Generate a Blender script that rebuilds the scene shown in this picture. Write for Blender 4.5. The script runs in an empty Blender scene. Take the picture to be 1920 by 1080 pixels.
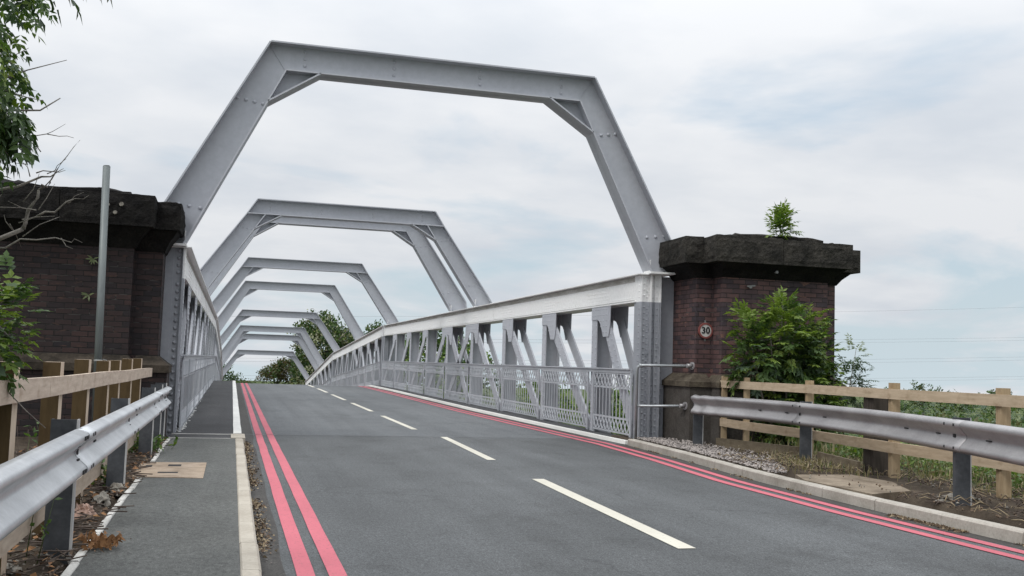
import bpy, bmesh, math, random
from mathutils import Vector, Matrix, noise
rnd = random.Random(7)
S = bpy.context.scene
COL = S.collection
rad = math.radians

# ------------------------------------------------------------------ helpers
def V(*a): return Vector(a)

class MB:
    """collects faces, then links them as ONE mesh object"""
    def __init__(self): self.v=[]; self.f=[]; self.m=[]; self.sm=[]
    def face(self, pts, mat=0, smooth=False):
        b=len(self.v); self.v.extend([tuple(p) for p in pts]); self.f.append(tuple(range(b,b+len(pts)))); self.m.append(mat); self.sm.append(smooth)
    def mesh(self, vs, fs, mat=0, smooth=False):
        b=len(self.v); self.v.extend([tuple(p) for p in vs])
        for f in fs: self.f.append(tuple(b+i for i in f)); self.m.append(mat); self.sm.append(smooth)
    def box(self, x0,x1,y0,y1,z0,z1, mat=0, mats=None):
        vs=[(x0,y0,z0),(x1,y0,z0),(x1,y1,z0),(x0,y1,z0),(x0,y0,z1),(x1,y0,z1),(x1,y1,z1),(x0,y1,z1)]
        fs=[(0,3,2,1),(4,5,6,7),(0,1,5,4),(1,2,6,5),(2,3,7,6),(3,0,4,7)]  # bottom top front(-y) +x +y -x
        if mats is None: self.mesh(vs,fs,mat)
        else:
            for f,mm in zip(fs,mats): self.mesh([vs[i] for i in f],[(0,1,2,3)],mm)
    def hexa(self, lo, hi, mat=0):
        """two quads (lists of 4 points) joined"""
        self.mesh(list(lo)+list(hi),[(3,2,1,0),(4,5,6,7),(0,1,5,4),(1,2,6,5),(2,3,7,6),(3,0,4,7)],mat)
    def bar(self, a, b, w, t, up=(0,0,1), mat=0):
        a=Vector(a); b=Vector(b); d=(b-a).normalized(); up=Vector(up)
        s=d.cross(up); s=s.normalized() if s.length>1e-6 else V(1,0,0); u=s.cross(d).normalized()
        s*=w/2; u*=t/2
        self.hexa([a-s-u,a+s-u,a+s+u,a-s+u],[b-s-u,b+s-u,b+s+u,b-s+u],mat)
    def prism(self, poly, y0, y1, mat=0):
        """polygon of (x,z) extruded along y"""
        n=len(poly)
        vs=[(p[0],y0,p[1]) for p in poly]+[(p[0],y1,p[1]) for p in poly]
        fs=[tuple(range(n)),tuple(range(2*n-1,n-1,-1))]+[((i+1)%n,i,n+i,n+(i+1)%n) for i in range(n)]
        self.mesh(vs,fs,mat)
    def tube(self, pts, rads, seg=6, mat=0, cap=True, smooth=True):
        pts=[Vector(p) for p in pts]
        if not isinstance(rads,(list,tuple)): rads=[rads]*len(pts)
        rings=[]; b=len(self.v); ref=V(0.3,0.2,1).normalized()
        for i,p in enumerate(pts):
            d=(pts[min(i+1,len(pts)-1)]-pts[max(i-1,0)]).normalized()
            r=ref
            if abs(d.dot(r))>.95: r=V(1,0,0)
            s=d.cross(r).normalized(); u=s.cross(d)
            for k in range(seg):
                a=2*math.pi*k/seg
                self.v.append(tuple(p+(s*math.cos(a)+u*math.sin(a))*rads[i]))
        for i in range(len(pts)-1):
            for k in range(seg):
                k2=(k+1)%seg
                self.f.append((b+i*seg+k,b+i*seg+k2,b+(i+1)*seg+k2,b+(i+1)*seg+k)); self.m.append(mat); self.sm.append(smooth)
        if cap:
            self.f.append(tuple(b+k for k in range(seg))[::-1]); self.m.append(mat); self.sm.append(False)
            e=b+(len(pts)-1)*seg
            self.f.append(tuple(e+k for k in range(seg))); self.m.append(mat); self.sm.append(False)
    def rivet(self, p, n, r=.016, mat=0, h=.75):
        p=Vector(p); n=Vector(n).normalized()
        t=n.orthogonal().normalized(); u=n.cross(t)
        vs=[]
        for (rr,hh) in ((1,0),(.72,.62)):
            for k in range(6):
                a=math.pi*k/3
                vs.append(p+(t*math.cos(a)+u*math.sin(a))*r*rr+n*r*hh*h)
        vs.append(p+n*r*h)
        fs=[(k,(k+1)%6,6+(k+1)%6,6+k) for k in range(6)]+[(6+k,6+(k+1)%6,12) for k in range(6)]
        self.mesh(vs,fs,mat,True)
    def build(self, name, mats, parent=None, loc=None):
        me=bpy.data.meshes.new(name); me.from_pydata(self.v,[],self.f)
        if not isinstance(mats,(list,tuple)): mats=[mats]
        for m in mats: me.materials.append(m)
        me.polygons.foreach_set('material_index',self.m); me.polygons.foreach_set('use_smooth',self.sm)
        me.update()
        o=bpy.data.objects.new(name,me); COL.objects.link(o)
        if loc is not None: o.location=loc
        if parent is not None: o.parent=parent
        return o

def tag(o,label=None,cat=None,group=None,kind=None):
    if label: o['label']=label
    if cat: o['category']=cat
    if group: o['group']=group
    if kind: o['kind']=kind
    return o
def thing(name,label,cat,group=None):
    o=bpy.data.objects.new(name,None); COL.objects.link(o); o.empty_display_size=.2
    return tag(o,label,cat,group)
def struct(o,label=None): 
    o['kind']='structure'
    if label: o['label']=label
    return o

# ------------------------------------------------------------------ materials
def new_mat(name):
    m=bpy.data.materials.new(name); m.use_nodes=True; nt=m.node_tree; nt.nodes.clear()
    out=nt.nodes.new('ShaderNodeOutputMaterial'); bs=nt.nodes.new('ShaderNodeBsdfPrincipled')
    nt.links.new(bs.outputs[0],out.inputs[0]); return m,nt,bs,out
def N(nt,t,**k):
    n=nt.nodes.new(t)
    for a,b in k.items(): setattr(n,a,b)
    return n
def noise_node(nt,vec,scale,detail=4,rough=.6):
    n=N(nt,'ShaderNodeTexNoise'); n.inputs['Scale'].default_value=scale; n.inputs['Detail'].default_value=detail; n.inputs['Roughness'].default_value=rough
    nt.links.new(vec,n.inputs['Vector']); return n
def ramp(nt,fac,stops):
    r=N(nt,'ShaderNodeValToRGB'); cr=r.color_ramp
    while len(cr.elements)<len(stops): cr.elements.new(.5)
    for e,(p,c) in zip(cr.elements,stops):
        e.position=p; e.color=(c[0],c[1],c[2],1) if len(c)==3 else c
    nt.links.new(fac,r.inputs[0]); return r
def mixc(nt,fac,a,b,mode='MIX'):
    m=N(nt,'ShaderNodeMix',data_type='RGBA',blend_type=mode)
    if hasattr(fac,'is_linked') or hasattr(fac,'node'): nt.links.new(fac,m.inputs[0])
    else: m.inputs[0].default_value=fac
    for s,i in ((a,6),(b,7)):
        if hasattr(s,'node'): nt.links.new(s,m.inputs[i])
        else: m.inputs[i].default_value=(s[0],s[1],s[2],1)
    return m.outputs[2]
def pos(nt): return N(nt,'ShaderNodeNewGeometry').outputs['Position']
def mapped(nt,vec,scale=(1,1,1)):
    mp=N(nt,'ShaderNodeMapping'); mp.inputs['Scale'].default_value=scale; nt.links.new(vec,mp.inputs[0]); return mp.outputs[0]
def bump(nt,bs,h,strength=.3,dist=.02):
    b=N(nt,'ShaderNodeBump'); b.inputs['Strength'].default_value=strength; b.inputs['Distance'].default_value=dist
    nt.links.new(h,b.inputs['Height']); nt.links.new(b.outputs[0],bs.inputs['Normal']); return b

def mottled(name,c1,c2,scale=3,rough=.8,metal=0,fine=None,bumps=0,stretch=(1,1,1),spec=.4,dist=.02,lo=.35,hi=.65,detail=5):
    m,nt,bs,o=new_mat(name); p=mapped(nt,pos(nt),stretch)
    n=noise_node(nt,p,scale,detail)
    r=ramp(nt,n.outputs[0],[(lo,c1),(hi,c2)]); c=r.outputs[0]
    if fine:
        n2=noise_node(nt,p,fine[0],3,.7); r2=ramp(nt,n2.outputs[0],[(.3,(fine[1],)*3),(.7,(fine[2],)*3)])
        c=mixc(nt,1,c,r2.outputs[0],'MULTIPLY')
        if bumps: bump(nt,bs,n2.outputs[0],bumps,dist)
    elif bumps: bump(nt,bs,n.outputs[0],bumps,dist)
    nt.links.new(c,bs.inputs['Base Color']); bs.inputs['Roughness'].default_value=rough; bs.inputs['Metallic'].default_value=metal
    bs.inputs['Specular IOR Level'].default_value=spec
    return m

M={}
M['paint']=mottled('grey_paint',(.382,.393,.424),(.408,.419,.450),.9,.55,0,(9,.93,1.05),.05,spec=.35,dist=.004)
M['postpaint']=mottled('post_grey_paint',(.25,.262,.287),(.30,.312,.338),1.1,.55,0,(11,.9,1.05),.05,spec=.35,dist=.004)
M['railpaint']=mottled('railing_paint',(.36,.375,.40),(.42,.435,.46),1.2,.5,0,(9,.93,1.05),.05,spec=.35,dist=.004)
M['chord']=None
def chord_mat():
    m,nt,bs,o=new_mat('weathered_white_paint'); p=pos(nt)
    n=noise_node(nt,mapped(nt,p,(1,.35,3.5)),2.2,6,.65)
    r=ramp(nt,n.outputs[0],[(.24,(.66,.65,.625)),(.36,(.77,.765,.755)),(.7,(.80,.80,.79))])
    n2=noise_node(nt,mapped(nt,p,(1,1,1)),14,4,.7); r2=ramp(nt,n2.outputs[0],[(.3,(.88,)*3),(.65,(1.02,)*3)])
    nt.links.new(mixc(nt,1,r.outputs[0],r2.outputs[0],'MULTIPLY'),bs.inputs['Base Color']); bs.inputs['Roughness'].default_value=.7; bs.inputs['Specular IOR Level'].default_value=.25
    return m
M['chord']=chord_mat()
M['chordshade']=mottled('shaded_white_paint',(.40,.37,.33),(.58,.56,.53),3,.8,0,(12,.85,1.05),0,stretch=(1,.4,3))  # white paint darkened to stand for shade under the top flange
M['galv']=mottled('galvanised_steel',(.46,.475,.49),(.62,.635,.65),2.5,.36,.5,(30,.9,1.06),.03,spec=.5,dist=.003)
M['galvdull']=mottled('dull_weathered_steel',(.27,.26,.262),(.37,.36,.36),1.6,.44,.45,(26,.88,1.06),.03,stretch=(1,1,2),spec=.4,dist=.003)
M['steelpost']=mottled('grey_post_steel',(.045,.049,.055),(.085,.09,.098),3,.6,.3,(24,.85,1.08))
M['steellight']=mottled('pale_steel_edge',(.42,.42,.42),(.52,.52,.51),3,.5,.3)  # paler steel on one flange of the barrier posts
M['pipe']=mottled('pipe_steel',(.30,.32,.33),(.40,.415,.425),4,.38,.5,(20,.85,1.05))
M['pole']=mottled('pole_steel',(.115,.13,.13),(.18,.198,.195),2.2,.5,.35,(15,.85,1.05),0,stretch=(1,1,.25))
M['slot']=mottled('dark_hole',(.012,.012,.013),(.02,.02,.02),5,.8)
def asphalt(name,c1,c2,spk=.5,patch=.35,sp=70):
    m,nt,bs,o=new_mat(name); p=pos(nt)
    n=noise_node(nt,mapped(nt,p,(1,.55,1)),patch,6,.65); r=ramp(nt,n.outputs[0],[(.3,c1),(.7,c2)])
    n2=noise_node(nt,p,sp,3,.85); r2=ramp(nt,n2.outputs[0],[(.36,(1-spk,)*3),(.48,(.97,)*3),(.56,(1.06,)*3),(.66,(1+spk*1.7,)*3)])
    n4=noise_node(nt,mapped(nt,p,(1.5,.8,1)),19,3,.85); r4=ramp(nt,n4.outputs[0],[(.34,(.62,)*3),(.46,(.96,)*3),(.56,(1.06,)*3),(.68,(1.42,)*3)])
    n5=noise_node(nt,mapped(nt,p,(1.7,.05,1)),1,4,.6); r5=ramp(nt,n5.outputs[0],[(.33,(.84,)*3),(.67,(1.12,)*3)])
    n6=noise_node(nt,mapped(nt,p,(.9,.7,1)),1.1,5,.7); r6=ramp(nt,n6.outputs[0],[(.52,(1,)*3),(.66,(.80,.795,.79))])
    c=mixc(nt,1,r.outputs[0],r2.outputs[0],'MULTIPLY')
    for q in (r4,r5,r6): c=mixc(nt,1,c,q.outputs[0],'MULTIPLY')
    vo=N(nt,'ShaderNodeTexVoronoi',feature='DISTANCE_TO_EDGE'); vo.inputs['Scale'].default_value=.42; wv=noise_node(nt,p,1.6,4,.7)
    ad=N(nt,'ShaderNodeVectorMath',operation='MULTIPLY_ADD'); nt.links.new(wv.outputs[1],ad.inputs[0]); ad.inputs[1].default_value=(.7,.7,0); nt.links.new(p,ad.inputs[2]); nt.links.new(ad.outputs[0],vo.inputs['Vector'])
    nm=noise_node(nt,p,.5,2); rm=ramp(nt,nm.outputs[0],[(.52,(0,)*3),(.6,(1,)*3)])
    rc=ramp(nt,vo.outputs[0],[(.0,(1,)*3),(.007,(0,)*3)]); mm=N(nt,'ShaderNodeMath',operation='MULTIPLY'); nt.links.new(rc.outputs[0],mm.inputs[0]); nt.links.new(rm.outputs[0],mm.inputs[1])
    m2=N(nt,'ShaderNodeMath',operation='MULTIPLY'); nt.links.new(mm.outputs[0],m2.inputs[0]); m2.inputs[1].default_value=.55
    c=mixc(nt,m2.outputs[0],c,(c1[0]*.45,c1[1]*.45,c1[2]*.45))
    nt.links.new(c,bs.inputs['Base Color']); bs.inputs['Roughness'].default_value=.82; bs.inputs['Specular IOR Level'].default_value=.35
    bump(nt,bs,n2.outputs[0],.5,.008); return m
M['road']=asphalt('road_asphalt',(.058,.061,.062),(.098,.103,.106),.65)
M['deckroad']=asphalt('deck_asphalt',(.088,.094,.098),(.112,.118,.122),.3)
M['gutter']=asphalt('gutter_asphalt',(.036,.033,.030),(.060,.056,.051),.5,1.4)
M['path']=asphalt('path_asphalt',(.066,.068,.064),(.094,.096,.090),.4,.9,85)
M['deckpath']=asphalt('dark_path_asphalt',(.034,.034,.036),(.047,.047,.049),.4,.8)
def worn(name,c,under,thr=.34,sc=22,rough=.75):
    m,nt,bs,o=new_mat(name); p=pos(nt)
    n=noise_node(nt,p,sc,6,.75); r=ramp(nt,n.outputs[0],[(thr-.03,under),(thr+.03,c)])
    n2=noise_node(nt,mapped(nt,p,(1,.4,1)),1.6,5,.7); r2=ramp(nt,n2.outputs[0],[(.3,(.84,)*3),(.7,(1.05,)*3)])
    n3=noise_node(nt,p,170,2,.7); r3=ramp(nt,n3.outputs[0],[(.3,(.86,)*3),(.6,(1.03,)*3)])
    c2=mixc(nt,1,mixc(nt,1,r.outputs[0],r2.outputs[0],'MULTIPLY'),r3.outputs[0],'MULTIPLY')
    nt.links.new(c2,bs.inputs['Base Color']); bs.inputs['Roughness'].default_value=rough; bs.inputs['Specular IOR Level'].default_value=.3
    return m
M['red']=worn('red_line_paint',(.485,.125,.155),(.20,.09,.095),.39,34)
M['dash']=worn('cream_line_paint',(.53,.505,.43),(.18,.175,.16),.36,30)
M['white']=worn('white_kerb_paint',(.70,.69,.65),(.28,.26,.23),.33,16)
M['kerb']=mottled('concrete_kerb',(.31,.275,.225),(.42,.382,.32),1.6,.9,0,(45,.82,1.08),.15,dist=.006)
M['kerbgrey']=mottled('grey_concrete_kerb',(.28,.258,.22),(.41,.38,.335),2.1,.9,0,(40,.8,1.1),.15,dist=.006)
M['edging']=mottled('pale_edging',(.40,.39,.36),(.55,.54,.51),3,.9,0,(40,.85,1.08))
M['slab']=mottled('worn_concrete_slab',(.125,.096,.066),(.245,.198,.145),3.5,.92,0,(30,.75,1.12),.2,dist=.008)
M['slabpale']=mottled('pale_cover_concrete',(.235,.175,.12),(.36,.285,.215),6,.92,0,(60,.78,1.1),.2,dist=.006)
M['soil']=None
def ground_mat():
    m,nt,bs,o=new_mat('soil_and_grass'); p=pos(nt)
    n=noise_node(nt,p,2.6,7,.7); soil=ramp(nt,n.outputs[0],[(.3,(.028,.021,.016)),(.55,(.062,.048,.035)),(.75,(.105,.083,.06))])
    n1=noise_node(nt,p,.8,6,.65); grass=ramp(nt,n1.outputs[0],[(.3,(.03,.05,.014)),(.55,(.06,.085,.025)),(.75,(.13,.12,.05))])
    sx=N(nt,'ShaderNodeSeparateXYZ'); nt.links.new(p,sx.inputs[0])
    a=N(nt,'ShaderNodeMath',operation='SUBTRACT'); nt.links.new(sx.outputs[0],a.inputs[0]); a.inputs[1].default_value=2.4
    b=N(nt,'ShaderNodeMath',operation='ABSOLUTE'); nt.links.new(a.outputs[0],b.inputs[0])
    n3=noise_node(nt,p,1.2,4); c=N(nt,'ShaderNodeMath',operation='MULTIPLY_ADD'); nt.links.new(n3.outputs[0],c.inputs[0]); c.inputs[1].default_value=1.6; nt.links.new(b.outputs[0],c.inputs[2])
    f=N(nt,'ShaderNodeMapRange'); f.inputs[1].default_value=7.1; f.inputs[2].default_value=7.9; nt.links.new(c.outputs[0],f.inputs[0])
    nt.links.new(mixc(nt,f.outputs[0],soil.outputs[0],grass.outputs[0]),bs.inputs['Base Color']); bs.inputs['Roughness'].default_value=.95; bs.inputs['Specular IOR Level'].default_value=.15
    n4=noise_node(nt,p,22,5,.75); bump(nt,bs,n4.outputs[0],.8,.03); return m
M['soil']=ground_mat()
def brick_mat(name,k):
    m,nt,bs,o=new_mat(name); p=pos(nt)
    sx=N(nt,'ShaderNodeSeparateXYZ'); nt.links.new(p,sx.inputs[0])
    ad=N(nt,'ShaderNodeMath',operation='ADD'); nt.links.new(sx.outputs[0],ad.inputs[0]); nt.links.new(sx.outputs[1],ad.inputs[1])
    cb=N(nt,'ShaderNodeCombineXYZ'); nt.links.new(ad.outputs[0],cb.inputs[0]); nt.links.new(sx.outputs[2],cb.inputs[1])
    wob=noise_node(nt,p,3,3); wv=N(nt,'ShaderNodeVectorMath',operation='MULTIPLY_ADD'); nt.links.new(wob.outputs[1],wv.inputs[0]); wv.inputs[1].default_value=(.012,.012,0); nt.links.new(cb.outputs[0],wv.inputs[2])
    bt=N(nt,'ShaderNodeTexBrick'); nt.links.new(wv.outputs[0],bt.inputs['Vector'])
    bt.inputs['Scale'].default_value=1; bt.inputs['Brick Width'].default_value=.255; bt.inputs['Row Height'].default_value=.089; bt.inputs['Mortar Size'].default_value=.008
    bt.inputs['Mortar Smooth'].default_value=.3; bt.inputs['Bias'].default_value=0
    bt.inputs['Color1'].default_value=(.070*k,.040*k,.037*k,1); bt.inputs['Color2'].default_value=(.026*k,.021*k,.025*k,1); bt.inputs['Mortar'].default_value=(.013*k,.011*k,.010*k,1)
    n=noise_node(nt,p,2.3,5,.65); r=ramp(nt,n.outputs[0],[(.3,(.55,.55,.58)),(.7,(1.25,1.15,1.1))])
    c=mixc(nt,1,bt.outputs[0],r.outputs[0],'MULTIPLY')
    # occasional redder and pale brick stains, lime streaks along beds
    n2=noise_node(nt,mapped(nt,cb.outputs[0],(4.2,12,1)),1,2); r2=ramp(nt,n2.outputs[0],[(.63,(0,0,0)),(.7,(1,1,1))])
    c=mixc(nt,r2.outputs[0],c,(.095*k,.05*k,.038*k))
    n3=noise_node(nt,mapped(nt,cb.outputs[0],(2.2,9,1)),1.7,3); r3=ramp(nt,n3.outputs[0],[(.56,(0,0,0)),(.64,(1,1,1))])
    f3=N(nt,'ShaderNodeMath',operation='MULTIPLY'); nt.links.new(bt.outputs['Fac'],f3.inputs[0]); nt.links.new(r3.outputs[0],f3.inputs[1])
    f4=N(nt,'ShaderNodeMath',operation='MULTIPLY'); nt.links.new(f3.outputs[0],f4.inputs[0]); f4.inputs[1].default_value=.85
    c=mixc(nt,f4.outputs[0],c,(.03*k+.035,.028*k+.033,.026*k+.03))
    nt.links.new(c,bs.inputs['Base Color']); bs.inputs['Roughness'].default_value=.75; bs.inputs['Specular IOR Level'].default_value=.35
    inv=N(nt,'ShaderNodeMath',operation='SUBTRACT'); inv.inputs[0].default_value=1; nt.links.new(bt.outputs['Fac'],inv.inputs[1])
    n5=noise_node(nt,p,40,3); ma=N(nt,'ShaderNodeMath',operation='MULTIPLY_ADD'); nt.links.new(n5.outputs[0],ma.inputs[0]); ma.inputs[1].default_value=.35; nt.links.new(inv.outputs[0],ma.inputs[2])
    bump(nt,bs,ma.outputs[0],.8,.008); return m
M['brick']=brick_mat('shaded_engineering_brick',.52)  # left pier; tree shade darkened into the brick colour
M['brick2']=brick_mat('weathered_brown_brick',1.85)
M['cope']=mottled('shaded_dark_stone',(.006,.0055,.0055),(.016,.0145,.013),4,.95,0,(26,.55,1.35),.9,spec=.2,dist=.03)  # dark stone with shade in its colour: left cap and both corbels
M['cope2']=mottled('dark_weathered_stone',(.017,.016,.014),(.046,.042,.036),4,.95,0,(26,.55,1.35),.9,spec=.2,dist=.03)
M['plinth']=mottled('stained_stone_plinth',(.050,.040,.030),(.105,.088,.065),4,.95,0,(22,.7,1.25),.5,spec=.2,dist=.02)
M['plinthdark']=mottled('shaded_dark_plinth',(.022,.018,.014),(.058,.047,.036),4,.95,0,(22,.7,1.25),.5,spec=.2,dist=.02)  # left plinth, tree shade darkened into the stone colour
M['plinthwall']=mottled('rendered_base',(.055,.048,.042),(.085,.077,.069),3,.95,0,(30,.7,1.25),.5,spec=.2,dist=.015)
def wood(name,c1,c2,sx=(6,1,6)):
    m,nt,bs,o=new_mat(name); p=mapped(nt,pos(nt),sx)
    n=noise_node(nt,p,2.2,6,.7); r=ramp(nt,n.outputs[0],[(.28,c1),(.72,c2)])
    n2=noise_node(nt,mapped(nt,pos(nt),(1,1,1)),5,3); r2=ramp(nt,n2.outputs[0],[(.25,(.74,.70,.66)),(.45,(1,1,1))])
    nt.links.new(mixc(nt,1,r.outputs[0],r2.outputs[0],'MULTIPLY'),bs.inputs['Base Color']); bs.inputs['Roughness'].default_value=.85; bs.inputs['Specular IOR Level'].default_value=.2
    bump(nt,bs,n.outputs[0],.3,.006); return m
M['railwood']=wood('pale_sawn_rail',(.36,.285,.225),(.58,.49,.40),(9,1.2,9))
M['railtan']=wood('tan_sawn_rail',(.34,.262,.178),(.52,.415,.30),(9,1.2,9))
M['posttan']=wood('tan_timber_post',(.26,.19,.112),(.42,.32,.205),(9,9,1.2))
M['postpale']=wood('lit_pale_post_face',(.42,.33,.25),(.60,.49,.385),(9,9,1.2))  # sawn timber, coloured lighter as the lit top and road side
M['postbrown']=wood('shaded_treated_timber',(.055,.036,.016),(.098,.066,.031),(9,9,1.2))  # treated brown timber, with the shade on these faces mixed into the colour
M['oldtimber']=wood('old_dark_timber',(.028,.023,.019),(.070,.058,.047),(9,9,1.2))
M['boardtimber']=wood('weathered_board',(.12,.095,.065),(.22,.18,.125),(3,3,9))
M['bark']=mottled('grey_bark',(.13,.118,.10),(.25,.23,.20),9,.9,0,(40,.7,1.2),.5)
M['twig']=mottled('brown_twig',(.05,.036,.028),(.10,.075,.06),9,.9)
M['deadleaf']=mottled('dead_leaf',(.16,.075,.03),(.30,.16,.07),20,.8)
M['strawleaf']=mottled('straw_litter',(.20,.15,.09),(.34,.27,.17),20,.85)
M['drybrown']=mottled('dry_brown_litter',(.075,.05,.032),(.15,.105,.07),20,.9)
M['stone']=mottled('pale_rubble',(.12,.108,.09),(.27,.25,.215),9,.95,0,(50,.7,1.2),.4)
M['gravel']=mottled('pink_grey_gravel',(.20,.175,.16),(.38,.34,.315),30,.9)
M['graveld']=mottled('grey_gravel',(.09,.08,.074),(.20,.18,.168),30,.9)
M['flake']=mottled('white_flake',(.55,.55,.53),(.66,.66,.64),8,.8)
M['plastic']=mottled('faded_pink_plastic',(.36,.22,.165),(.50,.345,.27),6,.5,0,(16,.8,1.1))
M['signred']=mottled('sign_red',(.17,.052,.045),(.24,.072,.062),8,.5)
M['signwhite']=mottled('sign_white',(.48,.47,.44),(.57,.56,.53),8,.5,0,(12,.9,1.04))
M['signblack']=mottled('sign_black',(.012,.012,.014),(.02,.02,.022),8,.5)
M['lead']=mottled('grey_metal_fixing',(.16,.16,.16),(.25,.25,.24),8,.6,.3)
M['cable']=mottled('cable_grey',(.20,.21,.23),(.25,.26,.28),1,.6)
def leafm(name,c1,c2,sc=3.0,trans=.28):
    m=bpy.data.materials.new(name); m.use_nodes=True; nt=m.node_tree; nt.nodes.clear()
    out=N(nt,'ShaderNodeOutputMaterial'); d=N(nt,'ShaderNodeBsdfPrincipled'); t=N(nt,'ShaderNodeBsdfTranslucent'); mx=N(nt,'ShaderNodeMixShader')
    p=pos(nt); n=noise_node(nt,p,sc,3); r=ramp(nt,n.outputs[0],[(.32,c1),(.68,c2)])
    nt.links.new(r.outputs[0],d.inputs['Base Color']); d.inputs['Roughness'].default_value=.5; d.inputs['Specular IOR Level'].default_value=.35
    tc=mixc(nt,1,r.outputs[0],(1.3,1.5,.6),'MULTIPLY'); nt.links.new(tc,t.inputs[0])
    mx.inputs[0].default_value=trans; nt.links.new(d.outputs[0],mx.inputs[1]); nt.links.new(t.outputs[0],mx.inputs[2]); nt.links.new(mx.outputs[0],out.inputs[0]); return m
M['leafdark']=leafm('dark_green_leaf',(.022,.046,.017),(.048,.085,.03))
M['leafmid']=leafm('mid_green_leaf',(.050,.095,.026),(.092,.150,.042))
M['leaflime']=leafm('yellow_green_leaf',(.10,.16,.026),(.19,.25,.05))
M['leafblue']=leafm('grey_green_leaf',(.045,.072,.045),(.085,.12,.075))
M['leafolive']=leafm('olive_leaf',(.055,.058,.02),(.10,.098,.035))
M['leafbrown']=leafm('brownish_leaf',(.075,.055,.022),(.12,.085,.035))
M['leafpale']=leafm('pale_green_leaf',(.13,.16,.075),(.22,.25,.13))
M['blossom']=leafm('cream_blossom',(.30,.31,.20),(.42,.42,.30))
M['grass']=leafm('grass_blade',(.055,.08,.026),(.105,.13,.05))
M['straw']=leafm('straw_blade',(.17,.135,.075),(.28,.235,.145))

# ------------------------------------------------------------------ layout constants
C=3.416           # bridge centre line
IN=4.32           # half width to the inner truss face
Y0,Y3,Y5,Y8=18.5,53.6,81.2,110.4
CT,CB=3.325,2.80  # top chord top and bottom above deck datum
def zd(y):
    if y<=Y3: return 0.0
    if y<=Y5: return -(y-Y3)*.0507
    if y<=Y8: return -(Y5-Y3)*.0507-(y-Y5)*.1007
    return -(Y5-Y3)*.0507-(Y8-Y5)*.1007-(y-Y8)*.09

def zr(y):
    """road surface level"""
    return zd(y)+.09*max(0,min(1,(y-20)/26))
def lerp_poly(pl,y):
    if y<=pl[0][1]: 
        (a,b),(c,d)=pl[0],pl[1]; return a+(c-a)*(y-b)/(d-b)
    for (a,b),(c,d) in zip(pl,pl[1:]):
        if y<=d: return a+(c-a)*(y-b)/(d-b)
    return pl[-1][0]
# road edge (foot of right kerb)
RK=[(7.05,-3),(7.0,3),(6.84,7.5),(6.80,9.5),(6.86,12.3),(7.14,15.2),(7.34,18.3),(7.30,20.3),(7.2,24),(7.06,30),(7.05,60),(7.05,300)]
LK=.25

# ------------------------------------------------------------------ ground
def base_h(x,y):
    tilt=-.021*y if y>0 else -.004*y
    far=-6.5+tilt
    d=abs(x-C)
    # plateau of the approach embankment
    edge=6.6 if x>C else 7.5
    t=max(0,min(1,(d-edge)/9.0)); t=t*t*(3-2*t)
    plate=.02+ (.08 if x>C and x<C+9 else .06)
    hgt=plate*(1-t)+far*t
    if y>19.5:
        k=min(1,(y-19.5)/2.0); hgt=hgt*(1-k)+far*k
    if y>112:                               # far approach embankment
        k=max(0,min(1,(y-112)/6)); t2=max(0,min(1,(d-7)/12)); e=(zd(y)-.25)*(1-t2)+far*t2
        if y>190: k*=max(0,1-(y-190)/60)
        hgt=hgt*(1-k)+e*k
    return hgt
def ground():
    xs=[-3000,-1500,-700,-350,-180,-90,-50,-30,-20,-14,-10,-8,-6.5,-5.5]
    x=-5; 
    while x<17: xs.append(x); x+=.22 if (-3<x<0 or 6.4<x<13) else .6
    xs+=[18,20,23,27,32,40,55,80,120,180,260,400,800,1600,3000]
    ys=[-60,-30,-15,-8,-4,-1,1,2,3]
    y=4
    while y<21.5: ys.append(y); y+=.22
    ys+=[22,23,25,28,32,38,45,55,65,75,85,95,105,110,113,116,120,126,135,150,170,190,220,260,320,420,600,900,1500,2600,4200]
    mb=MB(); 
    for yy in ys:
        for xx in xs:
            h=base_h(xx,yy)
            in_road=(-.95<xx<7.3)
            if yy<19 and -6<xx<14 and not in_road:
                h+=.07*noise.noise((xx*1.3,yy*1.3,.3))+.035*noise.noise((xx*4,yy*4,1.7))
                if xx>7.4: h+=.10*math.exp(-((xx-8.6)**2+(yy-13.2)**2)/1.2)
                if 6.9<xx<8.9 and 8<yy<18.4: h=max(.10,min(h,.13))
            elif in_road and yy<24: h=min(h,-.14)
            if abs(xx)>40: h+=1.5*noise.noise((xx*.01,yy*.01,4))
            mb.v.append((xx,yy,h))
    w=len(xs)
    for j in range(len(ys)-1):
        for i in range(w-1):
            mb.f.append((j*w+i,j*w+i+1,(j+1)*w+i+1,(j+1)*w+i)); mb.m.append(0); mb.sm.append(True)
    struct(mb.build('ground',M['soil']))
ground()

# ------------------------------------------------------------------ roads, paths, kerbs
def ribbon(mb,l,r,ys,z,mat=0,drop=None):
    """strip between l(y) and r(y)"""
    prev=None
    for y in ys:
        a=(l(y),y,z(y)); b=(r(y),y,z(y))
        if prev: mb.face([prev[0],prev[1],b,a],mat)
        prev=(a,b)
def yrange(a,b,st):
    n=max(1,round((b-a)/st)); return [a+(b-a)*i/n for i in range(n+1)]
JY=19.62
mb=MB(); ys=yrange(-6,JY,.5)
ribbon(mb,lambda y:LK-.05,lambda y:lerp_poly(RK,y)+.06,ys,lambda y:0)
road=struct(mb.build('road',M['road']))
mb=MB(); yd=yrange(JY+.03,Y3,2)+yrange(Y3,Y8+1,1.5)[1:]+yrange(Y8+1,190,3)[1:]
ribbon(mb,lambda y:LK-.05,lambda y:lerp_poly(RK,y)+.06,yd,zr)
road2=struct(mb.build('bridge_road',M['deckroad']))
# joint strip
mb=MB(); mb.box(LK,7.34,JY-.012,JY+.042,-.06,-.006); mb.build('expansion_joint',M['slot'],road2)
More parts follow.
